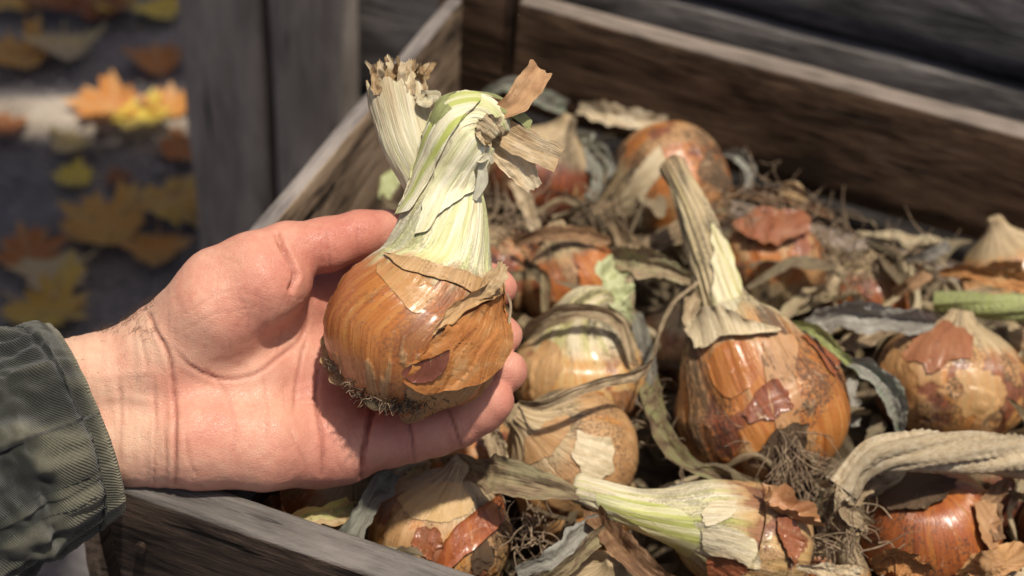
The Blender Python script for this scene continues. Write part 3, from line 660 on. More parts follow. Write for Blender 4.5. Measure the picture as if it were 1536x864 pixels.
for k, (ox, oy, oz, lb, tn) in enumerate([(1680, 520, .375, 'golden onion far right in the crate beyond the round tan onion', .45), (1640, 800, .375, 'rusty onion far right near the front plank', .7), (1800, 640, .375, 'tan onion near the right end of the crate', .3), (1750, 430, .372, 'orange onion far right by the back plank', .6), (1930, 780, .375, 'brown orange onion in the right front part of the crate', .65)]):
    crate_onion(ox, oy, oz, 104, (.2 - .3 * (k % 2), .8, .2), lb, 51 + k, .92, tone=tn, dirty=.9, nu=110, nv=80)
for seed, poly, kw in [
 (11, [(1068, 335), (1094, 380), (1110, 436), (1104, 468), (1080, 462), (1070, 405)], dict(lift=.0008, neck=1, pale=.7, green=.7, peel=0, rim=1.2, ragged=.12, name='green_sheath')),
 (14, [(898, 742), (960, 752), (1030, 772), (1050, 796), (1036, 832), (985, 806), (930, 772), (896, 754)], dict(lift=.0003, neck=1, pale=.85, green=1.4, peel=0, rim=.6, ragged=.1, name='green_sheath')),
 (20, [(1062, 225), (1090, 240), (1100, 275), (1085, 320), (1060, 300), (1050, 255)], dict(lift=.0003, dirt=.72, peel=1, rim=.5, ragged=.6)),
 (16, [(905, 700), (940, 660), (956, 690), (945, 740), (915, 745)], dict(lift=.0003, dirt=.5, peel=1, rim=.5, ragged=.4)),
 (11, [(1062, 545), (1080, 520), (1115, 510), (1138, 530), (1140, 555), (1120, 585), (1095, 596), (1072, 580)], dict(lift=.0003, rim=.9, tone=.62, peel=.15)),
 (11, [(1140, 500), (1165, 495), (1195, 520), (1190, 560), (1200, 600), (1195, 650), (1180, 665), (1165, 640), (1150, 590), (1145, 545)], dict(lift=.00035, rim=1.0, tone=.62, peel=.85, dirt=.42, ragged=.3)),
 (11, [(1128, 600), (1122, 618), (1135, 632), (1165, 625), (1188, 608), (1180, 585), (1160, 570), (1140, 578)], dict(lift=.0005, patch=1, peel=0, ragged=.3)),
 (11, [(1135, 665), (1165, 648), (1205, 640), (1215, 665), (1190, 690), (1150, 700), (1130, 690)], dict(lift=.0008, dirt=.95, peel=1, ragged=.4)),
 (11, [(1046, 530), (1040, 490), (1070, 472), (1120, 482), (1155, 500), (1120, 507), (1085, 508), (1062, 525)], dict(lift=.0010, neck=1, pale=.35, rim=2.5, ragged=.25)),
 (11, [(1200, 505), (1240, 510), (1262, 545), (1250, 560), (1225, 530)], dict(lift=.0005, tone=.8, peel=.1, ragged=.3)),
 (12, [(1352, 520), (1385, 498), (1430, 488), (1462, 508), (1455, 535), (1425, 545), (1400, 562), (1385, 545), (1365, 540)], dict(lift=.0004, patch=.55, peel=.5, tone=.7, ragged=.5)),
 (12, [(1440, 560), (1480, 545), (1505, 575), (1490, 615), (1450, 620)], dict(lift=.0002, rim=.6, tone=.3, peel=.6, ragged=.5)),
 (12, [(1408, 575), (1425, 568), (1446, 582), (1440, 596), (1415, 592)], dict(lift=.0002, rim=.5, dirt=.55, peel=.8, ragged=.7)),
 (12, [(1500, 535), (1520, 545), (1528, 582), (1512, 575)], dict(lift=.0002, rim=.5, dirt=.62, peel=.8, ragged=.7)),
 (12, [(1325, 545), (1345, 530), (1375, 560), (1370, 610), (1340, 620), (1325, 590)], dict(lift=.0005, tone=.45, peel=.75, ragged=.2)),
 (14, [(1048, 768), (1075, 752), (1105, 755), (1085, 780), (1060, 790)], dict(lift=.00035, rim=1.0, neck=1, pale=.5, ragged=.35)),
 (14, [(1055, 795), (1090, 790), (1130, 808), (1142, 850), (1100, 845), (1060, 825)], dict(lift=.00035, rim=1.0, neck=1, pale=.55, ragged=.2)),
 (14, [(1058, 828), (1090, 830), (1117, 845), (1107, 872), (1075, 874), (1062, 850)], dict(lift=.0010, patch=1, peel=0, ragged=.25)),
 (14, [(1165, 782), (1190, 788), (1202, 815), (1188, 838), (1168, 815)], dict(lift=.0010, patch=.9, peel=0, ragged=.3)),
 (14, [(1130, 758), (1160, 752), (1195, 770), (1215, 800), (1190, 785), (1160, 775)], dict(lift=.0022, tone=.8, peel=.8, rim=3, ragged=.4)),
 (15, [(660, 815), (690, 785), (715, 765), (748, 748), (745, 785), (720, 812), (690, 838), (662, 852)], dict(lift=.0008, tone=.78, peel=0, ragged=.15)),
 (15, [(625, 795), (650, 788), (664, 810), (645, 838), (622, 828)], dict(lift=.0004, patch=.85, peel=0, ragged=.4)),
 (15, [(600, 748), (650, 726), (700, 730), (708, 762), (670, 782), (620, 778)], dict(lift=.0003, rim=.9, tone=.1, peel=.35, ragged=.25)),
 (15, [(700, 820), (735, 815), (742, 850), (710, 862)], dict(lift=.0003, rim=.9, dirt=.95, ragged=.5)),
 (16, [(866, 648), (905, 655), (918, 700), (890, 722), (862, 690)], dict(lift=.0004, neck=1, pale=.35, ragged=.3)),
 (16, [(790, 660), (830, 628), (870, 628), (850, 650), (815, 690), (790, 700)], dict(lift=.0003, rim=.9, tone=.35, peel=1, ragged=.3)),
 (13, [(1322, 748), (1350, 724), (1400, 712), (1428, 728), (1412, 757), (1370, 768), (1340, 768)], dict(lift=.0010, dirt=.95, peel=1, rim=2, ragged=.35)),
 (13, [(1455, 758), (1482, 765), (1492, 800), (1482, 832), (1462, 800)], dict(lift=.0012, tone=.9, peel=1, dirt=.35, rim=2, ragged=.3)),
 (18, [(848, 592), (880, 580), (908, 596), (900, 630), (868, 630)], dict(lift=.0003, rim=.9, tone=.62, peel=0, ragged=.25)),
 (18, [(920, 590), (955, 590), (960, 640), (925, 630)], dict(lift=.0003, rim=.9, tone=.85, peel=.6, dirt=.4, ragged=.3)),
 (18, [(800, 540), (825, 510), (842, 530), (822, 590), (800, 600)], dict(lift=.0003, rim=.9, tone=.3, peel=.9, ragged=.2)),
 (19, [(865, 395), (890, 380), (915, 400), (910, 440), (880, 440)], dict(lift=.0008, tone=.62, peel=0, ragged=.25)),
 (20, [(930, 300), (960, 250), (990, 225), (1000, 240), (970, 290), (950, 345), (925, 345)], dict(lift=.0003, rim=.9, neck=1, pale=.3, ragged=.25)),
 (20, [(1030, 280), (1065, 270), (1085, 300), (1070, 340), (1040, 330)], dict(lift=.0005, tone=.6, peel=.7, dirt=.5, ragged=.4)),
 (21, [(1112, 350), (1150, 325), (1185, 330), (1196, 358), (1160, 368), (1125, 364)], dict(lift=.0020, patch=.5, peel=.4, tone=.85, rim=2.0, ragged=.35)),
 (23, [(1450, 420), (1480, 405), (1536, 410), (1540, 430), (1490, 436)], dict(lift=.0020, tone=.6, peel=1, rim=2.5, ragged=.35)),
 (27, [(1440, 870), (1480, 838), (1536, 830), (1536, 850), (1490, 862)], dict(lift=.0020, tone=.5, peel=.9, rim=1.2, ragged=.12))]:
    kw['ragged'] = kw.get('ragged', .1) * 1.35
    patch_px(ON[seed][0], ON[seed][1], poly, seed=seed * 3 + len(poly) + int(poly[0][0]) % 11, **kw)

# ------------------------------------------------------------------ dry leaves and stalks that lie on the onions
def lf(pts, wpx, mat, seed, label, name='dry_leaf', cat='dry leaf', **kw):
    P = [PZ(*p) for p in pts]; dm = depth_at(*pts[len(pts) // 2]) / FPX
    kw.setdefault('ref', TOCAM); kw.setdefault('nw', 15); kw.setdefault('nl', 90); kw.setdefault('crink', .9); kw.setdefault('ragged', .12); kw.setdefault('wr', .28)
    o = ribbon(name, P, np.asarray(wpx, float) * dm if np.ndim(wpx) else wpx * dm, mat, seed, **kw)
    return tag(o, label, cat, 'dry onion leaves and peels in the crate')
lf([(778, 604, .418), (820, 606, .430), (860, 588, .437), (905, 574, .435), (952, 562, .428), (978, 540, .424), (988, 500, .424), (1008, 455, .428), (1042, 426, .432)], [10, 18, 15, 17, 22, 24, 20, 26, 20], 'straw', 1, 'long thin straw coloured leaf arching from the fingertips to the tall neck', twist=1.6, fold=.4, nl=60)
lf([(1262, 540, .428), (1300, 552, .430), (1332, 580, .424), (1346, 615, .414), (1350, 655, .40)], [12, 30, 36, 32, 10], 'greyleaf', 2, 'dark blue green folded leaf between the big glossy onion and its right neighbour', green=.9, fold=.9)
lf([(1188, 484, .42), (1232, 502, .432), (1262, 532, .432), (1292, 560, .424)], [8, 16, 18, 10], 'greenleaf', 3, 'narrow fresh green blade over the shoulder of the big glossy onion', green=1, fold=.5)
lf([(918, 384, .415), (955, 392, .425), (1000, 402, .428), (1058, 430, .425)], [22, 40, 36, 14], 'straw', 4, 'pale grey green leaf pointing at the base of the tall neck', green=.6, fold=.7, twist=.4)
lf([(925, 388, .418), (915, 420, .418), (928, 450, .414), (948, 480, .402)], [30, 62, 46, 14], 'greenleaf', 5, 'crumpled pale green leaf hanging above the greenish yellow onion', green=.5, fold=.5, wr=.5, ragged=.3)
lf([(660, 686, .40), (706, 704, .415), (760, 716, .424), (815, 728, .425), (866, 742, .42)], [8, 34, 50, 44, 16], 'straw', 6, 'broad olive tan leaf running from the little finger to the long green neck', green=.5, fold=.5, twist=-.3)
lf([(1212, 492, .408), (1262, 474, .416), (1330, 478, .420), (1405, 486, .414)], [30, 50, 46, 22], 'greyleaf', 7, 'grey pleated leaf behind the two right hand onions', fold=.8, wr=.3)
lf([(868, 162, .385), (912, 170, .392), (955, 180, .392), (998, 182, .388)], [18, 34, 30, 26], 'straw', 8, 'tan leaf lying along the foot of the back plank', fold=.6, ragged=.3)
lf([(716, 152, .40), (756, 128, .412), (800, 142, .40), (850, 164, .385)], [14, 26, 30, 26], 'greyleaf', 9, 'grey green leaf arching by the corner post', green=.8, fold=.5)
lf([(770, 270, .40), (790, 305, .402), (806, 350, .395)], [20, 26, 16], 'straw', 10, 'short straw strip below the dry tips of the held onion', fold=.6)
lf([(968, 556, .39), (982, 610, .392), (1000, 660, .395), (1040, 700, .40), (1110, 722, .395), (1150, 730, .385)], [26, 32, 30, 28, 30, 12], 'straw', 11, 'olive leaf curving under the big glossy onion on its left side', green=.8, fold=.5, twist=.5, nl=50)
lf([(878, 748, .41), (915, 800, .416), (960, 845, .418), (1010, 884, .41)], [18, 36, 38, 30], 'brownleaf', 12, 'long dark brown leaf below the green neck of the lying onion', fold=1.0)
lf([(975, 745, .392), (1010, 736, .396), (1050, 728, .392)], [6, 20, 5], 'greyleaf', 13, 'small pointed grey leaf below the big glossy onion', fold=.6)
lf([(500, 850, .40), (528, 800, .412), (555, 752, .415), (592, 708, .405)], [46, 34, 38, 20], 'greyleaf', 14, 'long grey leaf between the front plank and the pale tan onion', green=.4, fold=.7, twist=.5)
lf([(432, 800, .40), (456, 776, .41), (490, 768, .41), (532, 758, .40)], [12, 34, 34, 14], 'tan', 15, 'yellow olive curled peel inside the front plank', green=.8, fold=.8, curl=.5)
lf([(276, 730, .41), (300, 752, .415), (325, 745, .416), (334, 728, .41)], [26, 30, 26, 20], 'tan', 16, 'cream curled peel showing below the heel of the hand', fold=.3, curl=.7, name='dry_peel', cat='peel')
lf([(415, 738, .405), (425, 770, .412), (438, 800, .412), (470, 815, .40)], [34, 30, 22, 30], 'flap', 17, 'orange twisted peel below the palm', fold=.4, curl=.5, twist=1.0, name='dry_peel', cat='peel')
lf([(775, 858, .40), (830, 838, .408), (880, 796, .41), (920, 775, .408)], [14, 42, 40, 22], 'greyleaf', 18, 'grey veined leaf at the bottom between the tan onions', fold=.5, green=.2)
lf([(800, 885, .405), (850, 850, .412), (896, 806, .415), (925, 790, .41)], [16, 20, 24, 14], 'straw', 19, 'thin straw stalk beside the grey veined leaf at the bottom', fold=.8, green=.4)
lf([(786, 505, .40), (815, 482, .415), (855, 468, .424), (905, 470, .424), (925, 480, .42), (950, 545, .405)], [16, 24, 28, 26, 20, 12], 'straw', 20, 'straw leaf draped over the shoulder of the greenish yellow onion', fold=.5, nl=46)
lf([(1408, 410, .40), (1445, 406, .408), (1490, 416, .412), (1545, 424, .41)], [10, 26, 30, 26], 'flap', 21, 'pinkish brown peel under the golden onion at the right edge', fold=.6, name='dry_peel', cat='peel', ragged=.3)
lf([(1168, 290, .395), (1186, 284, .40), (1212, 302, .395)], [10, 30, 6], 'tan', 22, 'pale triangular scrap of skin catching light by the low rail', fold=.5, name='dry_peel', cat='peel')
lf([(1218, 445, .39), (1245, 428, .40), (1262, 398, .402)], [14, 14, 9], 'straw', 23, 'short bent straw beside the small rusty onion', fold=.8)
lf([(1340, 440, .395), (1368, 425, .405), (1385, 412, .405), (1372, 400, .40)], [14, 20, 20, 14], 'brownleaf', 24, 'looped brown leaf right of the small rusty onion', fold=.5, curl=.4)
lf([(1360, 388, .39), (1395, 382, .398), (1420, 368, .40), (1405, 352, .395)], [14, 18, 18, 10], 'greyleaf', 25, 'grey leaf curling against the low rail', fold=.5)
lf([(1310, 850, .41), (1345, 838, .42), (1390, 862, .415)], [20, 46, 40], 'flap', 26, 'pointed pinkish peel at the bottom edge in front of the copper red onion', name='dry_peel', cat='peel', fold=.7, ragged=.2)
lf([(1195, 850, .405), (1230, 855, .41), (1290, 864, .41)], [8, 26, 26], 'tan', 27, 'bright cream strip at the bottom edge by the roots', fold=.3)
lf([(1100, 290, .385), (1140, 292, .392), (1190, 300, .39), (1250, 325, .385)], [10, 18, 20, 10], 'brownleaf', 28, 'dark stalk lying along the low rail at the back', fold=.9)
lf([(770, 366, .395), (810, 352, .405), (860, 350, .405), (915, 362, .40)], [12, 22, 26, 14], 'brownleaf', 29, 'thin brown leaf arching over the small red orange onion', fold=.6)
lf([(600, 760, .392), (622, 720, .40), (640, 690, .40)], [26, 34, 22], 'tan', 30, 'ochre peel behind the pale tan onion under the little finger', fold=.5, green=.2, name='dry_peel', cat='peel')
lf([(730, 640, .39), (745, 665, .395), (756, 700, .39)], [20, 34, 22], 'straw', 31, 'straw leaf hanging just below the tip of the little finger', fold=.5)
lf([(790, 616, .395), (830, 620, .405), (880, 612, .40)], [26, 40, 22], 'flap', 32, 'rolled orange peel left of the thin arching leaf', fold=.3, curl=.6, name='dry_peel', cat='peel')
lf([(960, 610, .385), (975, 560, .392), (962, 505, .40), (955, 470, .402)], [20, 30, 28, 14], 'greyleaf', 33, 'grey stalk standing between the greenish yellow onion and the big one', fold=.8, green=.3)
lf([(1032, 560, .405), (1040, 510, .42), (1036, 470, .425), (1048, 440, .425)], [12, 22, 26, 14], 'straw', 34, 'frayed leaf clinging to the left shoulder of the big glossy onion', fold=.6, ragged=.3)
lf([(1280, 640, .39), (1272, 600, .395), (1280, 570, .40)], [22, 30, 14], 'greyleaf', 35, 'grey leaf standing in the gap right of the big glossy onion', fold=.6)
lf([(1305, 790, .40), (1275, 762, .41), (1296, 722, .41), (1340, 704, .405)], [24, 36, 40, 24], 'straw', 36, 'crumpled grey straw leaf left of the copper red onion', fold=.6, twist=.6, wr=.3)
lf([(1500, 810, .395), (1485, 770, .40), (1510, 720, .40)], [22, 30, 14], 'brownleaf', 37, 'brown leaf right of the copper red onion', fold=.6)
lf([(915, 330, .392), (960, 372, .402), (1010, 352, .402), (1030, 330, .40)], [14, 30, 34, 14], 'straw', 38, 'grey straw leaf across the foot of the banded onion', fold=.6)
lf([(850, 205, .382), (880, 225, .39), (905, 255, .388), (890, 300, .38)], [30, 46, 50, 24], 'greyleaf', 39, 'frosted grey green leaf left of the banded onion', green=.6, fold=.5, wr=.4)
lf([(1085, 230, .38), (1112, 236, .392), (1128, 262, .392), (1120, 290, .385)], [10, 18, 20, 12], 'greyleaf', 40, 'grey leaf hooked round the dark end of the banded onion', fold=.6, green=.4)
lf([(1205, 520, .40), (1255, 520, .402), (1300, 505, .40), (1350, 490, .40)], [16, 22, 26, 14], 'straw', 41, 'straw leaf tucked behind the round tan onion', fold=.6)
lf([(575, 300, .40), (584, 275, .405), (592, 255, .405)], [16, 30, 12], 'greenleaf', 42, 'small pale green leaf between the left plank and the held onion', fold=.5, green=.3)
# thick stalks: tubes
def stalk(pts, label, seed, mat_green=0.0, drytip=.6, name='dry_stalk'):
    ctrl = [pxr(*p) for p in pts]; root = None
    X, r, T, A, B = tube_rings(ctrl, 90, TOCAM); nu = 56; th = np.linspace(0, 2*np.pi, nu, endpoint=False); d = np.concatenate(([0], np.cumsum(np.linalg.norm(np.diff(X, axis=0), axis=1)))) / r.max()
    TH = th[None] + .22 * d[:, None]; oco = np.stack([np.cos(TH) * 2.2, np.sin(TH) * 2.2, np.repeat(d[:, None] * .8, nu, 1)], -1)
    n = fbm(oco * (4, 4, .5) + seed, seed); rr = r[:, None] * (.86 + .34 * np.abs(np.sin(TH * 2.5 + 2 * n)) + .35 * (n - .5))
    V = X[:, None] + rr[..., None] * (np.cos(th)[None, :, None] * A[:, None] + np.sin(th)[None, :, None] * B[:, None] * 1.0)
    o = obj(name, V, gridfaces(90, nu, True), M['stalk' if mat_green < .7 else 'greenleaf'], None, {'oco': oco * (1, 0, 1) + np.stack([oco[..., 1] * .8, oco[..., 0] * 0, oco[..., 0] * 0], -1), 'vsd': np.full(90 * nu, (seed * .37) % 1)})
    o['sd'] = float(seed); o['green'] = mat_green; return tag(o, label, 'stalk', 'dry onion stalks in the crate')
stalk([(1580, 690, .415), (1500, 682, .42), (1430, 678, .425), (1360, 678, .427), (1308, 686, .425), (1282, 706, .42), (1266, 728, .414)][0:7] and [(1580, 690, .415, 27), (1500, 682, .42, 27), (1430, 678, .425, 27), (1360, 678, .427, 26), (1308, 686, .425, 23), (1282, 706, .42, 20), (1262, 732, .414, 24)], 'thick twisted straw stalk lying across the right side above the copper red onion', 5)
for k, (dx, dy) in enumerate(((-22, 22), (-8, 34), (12, 26), (-24, 4))):
    lf([(1264, 722, .416), (1264 + dx * .6, 722 + dy * .6, .418), (1264 + dx * 1.5, 722 + dy * 1.4, .41)], [16, 20, 3], 'straw', 60 + k, 'pointed frayed tip of the thick twisted stalk, ' + ('leftmost of the fan', 'longest of the fan', 'rightmost of the fan', 'topmost of the fan')[k], fold=.5)
stalk([(1402, 452, .40, 13), (1450, 456, .404, 15), (1500, 460, .406, 17), (1570, 466, .405, 17)], 'pale green cut stem at the right edge above the round tan onion', 6, .9, name='green_stem')

# ------------------------------------------------------------------ tangle of shredded dry leaves under and between the onions
inside = [fp + fn * .025 + fd * .05, rp + fn * .03, rq + bn * .03 - bd * .02, cBL + bn * .03 + ln_ * .03]
nn = 70
ab = np.linspace(0, 1, nn); U_, W_ = np.meshgrid(ab, ab)
q4 = [np.array(v) for v in inside]
LX = ((1-U_)*(1-W_))[..., None]*q4[0] + (U_*(1-W_))[..., None]*q4[1] + (U_*W_)[..., None]*q4[2] + ((1-U_)*W_)[..., None]*q4[3]
LX[..., 2] = .335 + (fbm(LX * 22, 5) - .5) * .05
bed = obj('leaf_litter', LX, gridfaces(nn, nn, False), M['litter'], None, {'oco': np.stack([U_ * 30, U_ * 0, W_ * 20], -1), 'vsd': np.full(nn * nn, .1)})
tag(bed, 'dark bed of leaf scraps and soil under the onions', 'litter', kind='stuff'); bed['sd'] = 3.0; bed['green'] = .2
def inside_pt(z):
    a, b = R.rand(), R.rand(); z = min(z, .43 - .09 * b) if b > .8 else z; p = (1-a)*(1-b)*q4[0] + a*(1-b)*q4[1] + a*b*q4[2] + (1-a)*b*q4[3]; p[2] = z; return p
# long thin dry leaves that wind through the gaps and over the shoulders of the onions
BALL = []
def onion_tops():
    for o, root in ON.values():
        me = o.data; co = np.empty(len(me.vertices) * 3); me.vertices.foreach_get('co', co); co = co.reshape(-1, 3); BALL.append(co[::7])
onion_tops(); BALL = np.concatenate(BALL)
hx = np.linspace(-.3, .75, 211); hy = np.linspace(.2, .9, 141); HM = np.full((211, 141), .365)
ii = np.clip(((BALL[:, 0] + .3) / .005).round().astype(int), 0, 210); jj = np.clip(((BALL[:, 1] - .2) / .005).round().astype(int), 0, 140); np.maximum.at(HM, (ii, jj), BALL[:, 2])
for _ in range(2): HM[1:-1, 1:-1] = np.maximum(HM[1:-1, 1:-1], (HM[:-2, 1:-1] + HM[2:, 1:-1] + HM[1:-1, :-2] + HM[1:-1, 2:]) / 4)
def hgt(x, y): return HM[int(np.clip(round((x + .3) / .005), 0, 210)), int(np.clip(round((y - .2) / .005), 0, 140))]
VV, FF, OO, SS = [], [], [], []; n_ = 0; made = 0
while made < 230:
    p = inside_pt(0); p[2] = hgt(p[0], p[1])
    if p[2] > .386 or p[0] > .55: continue
    hd = R.uniform(0, 6.28); P = [p]; st = R.uniform(.006, .011); ok_ = True
    for q in range(int(R.uniform(7, 13))):
        best = None
        for tr in range(7):
            a = hd + R.normal(0, .45); x, y = P[-1][0] + math.cos(a) * st, P[-1][1] + math.sin(a) * st; c_ = hgt(x, y) + R.uniform(0, .012)
            if best is None or c_ < best[0]: best = (c_, a, x, y)
        hd = best[1]; P.append(np.array((best[2], best[3], hgt(best[2], best[3]))))
    P = np.array(P); z = P[:, 2].copy()
    if z.max() > .401: continue
    for _ in range(3): z[1:-1] = np.maximum(z[1:-1], (z[:-2] + z[2:]) / 2)
    P[:, 2] = np.minimum(z + R.uniform(.001, .008) + .004 * np.sin(np.linspace(0, R.uniform(2, 7), len(P))), .418)
    u_ = np.linalg.solve(np.array([[q4[1][0]-q4[0][0], q4[3][0]-q4[0][0]], [q4[1][1]-q4[0][1], q4[3][1]-q4[0][1]]]), (P[:, :2] - q4[0][:2]).T)
    if (u_ < .0).any() or (u_[1] > .97).any(): continue
    wd = R.uniform(.002, .0075)
    V, oc = ribbon_geo(P, [wd * .5, wd, wd * R.uniform(.6, 1.2), wd * .8, wd * .15], int(R.randint(1, 900)), ref=(R.normal(0, .3), R.normal(0, .3), 1), twist=R.normal(0, 1.8), fold=R.uniform(.1, 1.0), wr=.3, nl=44, nw=7, crink=1.0, curl=R.normal(0, .3))
    VV.append(V.reshape(-1, 3)); OO.append(oc.reshape(-1, 3)); SS.append(np.full(44 * 7, R.rand())); FF.append(gridfaces(44, 7, False, n_)); n_ += 44 * 7; made += 1
tg = obj('leaf_strands', np.concatenate(VV), np.concatenate(FF), M['straw'], None, {'oco': np.concatenate(OO), 'vsd': np.concatenate(SS)})
tag(tg, 'thin dry leaf strands wound between the onions', 'litter', kind='stuff'); tg['sd'] = 2.0; tg['green'] = .35
VV, FF, OO, SS = [], [], [], []; n_ = 0
for k in range(1500):
    p = inside_pt(R.uniform(.335, .40)); hq = hgt(p[0], p[1])
    if hq > .376 and p[2] > hq - .035: p[2] = hq - R.uniform(.035, .05)
    L = R.uniform(.02, .075); h = R.uniform(0, 6.28); e = np.array((math.cos(h), math.sin(h), R.normal(0, .35)))
    P = [p]
    for q in range(4):
        e = e + R.normal(0, .55, 3) * (1, 1, .7); e /= np.linalg.norm(e); P.append(P[-1] + e * L / 4)
    P = np.array(P); P[:, 2] = np.clip(P[:, 2], .33, min(.402, p[2] + .02))
    wd = R.uniform(.0015, .0085) if R.rand() < .75 else R.uniform(.008, .017)
    V, oc = ribbon_geo(P, [wd * .4, wd, wd * .9, wd * .2], int(R.randint(1, 400)), ref=(R.normal(0, .4), R.normal(0, .4), 1), twist=R.normal(0, 1.6), fold=R.uniform(0, .9), wr=R.uniform(.1, .4), nl=14, nw=5)
    VV.append(V.reshape(-1, 3)); OO.append(oc.reshape(-1, 3)); SS.append(np.full(70, R.rand())); FF.append(gridfaces(14, 5, False, n_)); n_ += 70
tg = obj('leaf_shreds', np.concatenate(VV), np.concatenate(FF), M['litter'], None, {'oco': np.concatenate(OO), 'vsd': np.concatenate(SS)})
tag(tg, 'tangle of shredded dry onion leaves between the onions', 'litter', kind='stuff'); tg['sd'] = 1.0; tg['green'] = .35
lines = []
for (px, py, z, n, s) in ((1110, 310, .395, 60, .035), (1230, 345, .385, 40, .03), (1290, 395, .385, 45, .03), (1260, 800, .395, 60, .03), (780, 800, .395, 50, .025), (1240, 390, .385, 30, .03), (760, 330, .395, 50, .035), (985, 640, .385, 30, .03), (370, 770, .40, 60, .02), (1120, 560, .37, 30, .03), (900, 320, .38, 40, .03), (1380, 400, .385, 40, .03), (1200, 720, .39, 50, .03)):
    c = PZ(px, py, z)
    for k in range(n):
        p = c + R.normal(0, s * .3, 3) * (1, 1, .4); e = R.normal(0, 1, 3) * (1, 1, .5); e /= np.linalg.norm(e); P = [p]
        for q in range(4): e = e + R.normal(0, .5, 3); e /= np.linalg.norm(e); P.append(P[-1] + e * s * R.uniform(.1, .3))
        lines.append(P)
tag(strands('root_hairs', lines, .00045, 'root'), 'loose wiry roots scattered between the onions', 'roots', kind='stuff')
# ------------------------------------------------------------------ the held onion (camera space mm, then placed in the world)
def cpt(px, py, dz, rp): return list(C(px, py, dz)) + [rp * (550 - dz) / FPX]
held = empty('onion', cam2w(C(600, 610, 0)), 'freshly pulled onion with thick pale twisted neck held in the open hand', 'onion')
HC = [(595, 611, 0, 5), (598, 608, 0, 45), (603, 585, 0, 92), (611, 553, 0, 121), (621, 508, 0, 137), (634, 462, 0, 130), (647, 424, 0, 108), (656, 390, -1, 86), (663, 352, -1, 73), (667, 312, -1, 63), (671, 275, 0, 53), (680, 243, 2, 51), (690, 215, 4, 53), (703, 190, 5, 50), (722, 180, 6, 40), (740, 190, 6, 31), (748, 197, 6, 25), (749, 199, 6, 12)]
ho, hb_ = onion_body('bulb', [cpt(*p) for p in HC], (0, 0, 1), held, 41, tone=.60, dirty=.5, green=.55, pale=1.0, peelk=.38, patchk=.05, nu=300, nv=330, lump=.028, world=cam2w, twist=-1.7, neck_ribs=.5)
def hl(name, pts, wpx, mat, seed, **kw):
    P = [C(*p) for p in pts]; k = 550 / FPX; kw.setdefault('ref', (0, 0, 1))
    return ribbon(name, P, np.asarray(wpx, float) * k, mat, seed, held, world=cam2w, **kw)
# the cut stalk standing left of the twist: an open ragged tube
ctrl = [cpt(*p) for p in [(650, 292, -9, 34), (634, 255, -9, 38), (616, 215, -8, 43), (604, 175, -8, 45), (596, 140, -8, 46), (592, 122, -8, 44)]]
nu, nv = 150, 100
X, r, T, A, B = tube_rings(ctrl, nv, (0, 0, 1)); th = np.linspace(0, 2*np.pi, nu, endpoint=False)
d = np.concatenate(([0], np.cumsum(np.linalg.norm(np.diff(X, axis=0), axis=1)))) / 35
TH = np.repeat(th[None], nv, 0); oco = np.stack([np.cos(TH) * 1.3, np.sin(TH) * 1.3, np.repeat(d[:, None], nu, 1)], -1)
fr_ = fbm(np.stack([np.cos(TH) * 5, np.sin(TH) * 5, TH * 0], -1), 4, 5) - .5
n3 = fbm(oco * (26, 26, 1.2), 6, 2); rr = r[:, None] * (1 + .055 * (n3 - .5) + .14 * (fbm(oco * 2.2, 9) - .5))
sgrow = (np.linspace(0, 1, nv)[:, None] ** 6) * fr_ * 12.0
V = X[:, None] + rr[..., None] * (np.cos(th)[None, :, None] * A[:, None] * .72 + np.sin(th)[None, :, None] * B[:, None]) + sgrow[..., None] * T[:, None]
Vi = X[:, None] + rr[..., None] * .93 * (np.cos(th)[None, :, None] * A[:, None] * .72 + np.sin(th)[None, :, None] * B[:, None]) + sgrow[..., None] * T[:, None]
VA = np.concatenate([V, Vi[::-1]]); na = np.ones_like(TH)
topd = sstep(.25, .95, np.linspace(0, 1, nv))[:, None] * np.ones((1, nu)) * np.clip(.55 + fr_ * 2, .2, 1)
o = obj('cut_stalk', cam2w(VA), gridfaces(2 * nv, nu, True), M['onion'], held, {'oco': np.concatenate([oco, oco[::-1]]), 'neck': np.concatenate([na, na]), 'dry': np.concatenate([topd, topd[::-1]]), 'peel': np.zeros(2*nv*nu), 'dirt': np.zeros(2*nv*nu), 'patch': np.zeros(2*nv*nu)})
o['tone'] = .3; o['dirty'] = 0.0; o['green'] = .35; o['sd'] = 7.0; o['pale'] = 1.0
rs = np.random.RandomState(5)
for k in range(40):                                                             # ragged fibres of its cut top
    a = rs.uniform(-1, 1); px = 596 + a * 38; zz = -8 + rs.uniform(-7, 8); h = rs.uniform(14, 36) * (1.15 - .3 * abs(a))
    lean = a * 10 + rs.normal(0, 7)
    hl('frayed_fibre', [(px + 3, 142, zz), (px, 124, zz), (px + lean * .5, 124 - h * .6, zz + rs.normal(0, 2)), (px + lean, 122 - h, zz + rs.normal(0, 3))], [13, 14, 10, 5], 'tan', 70 + k, fold=.5, wr=.4, ragged=.5, nl=20)
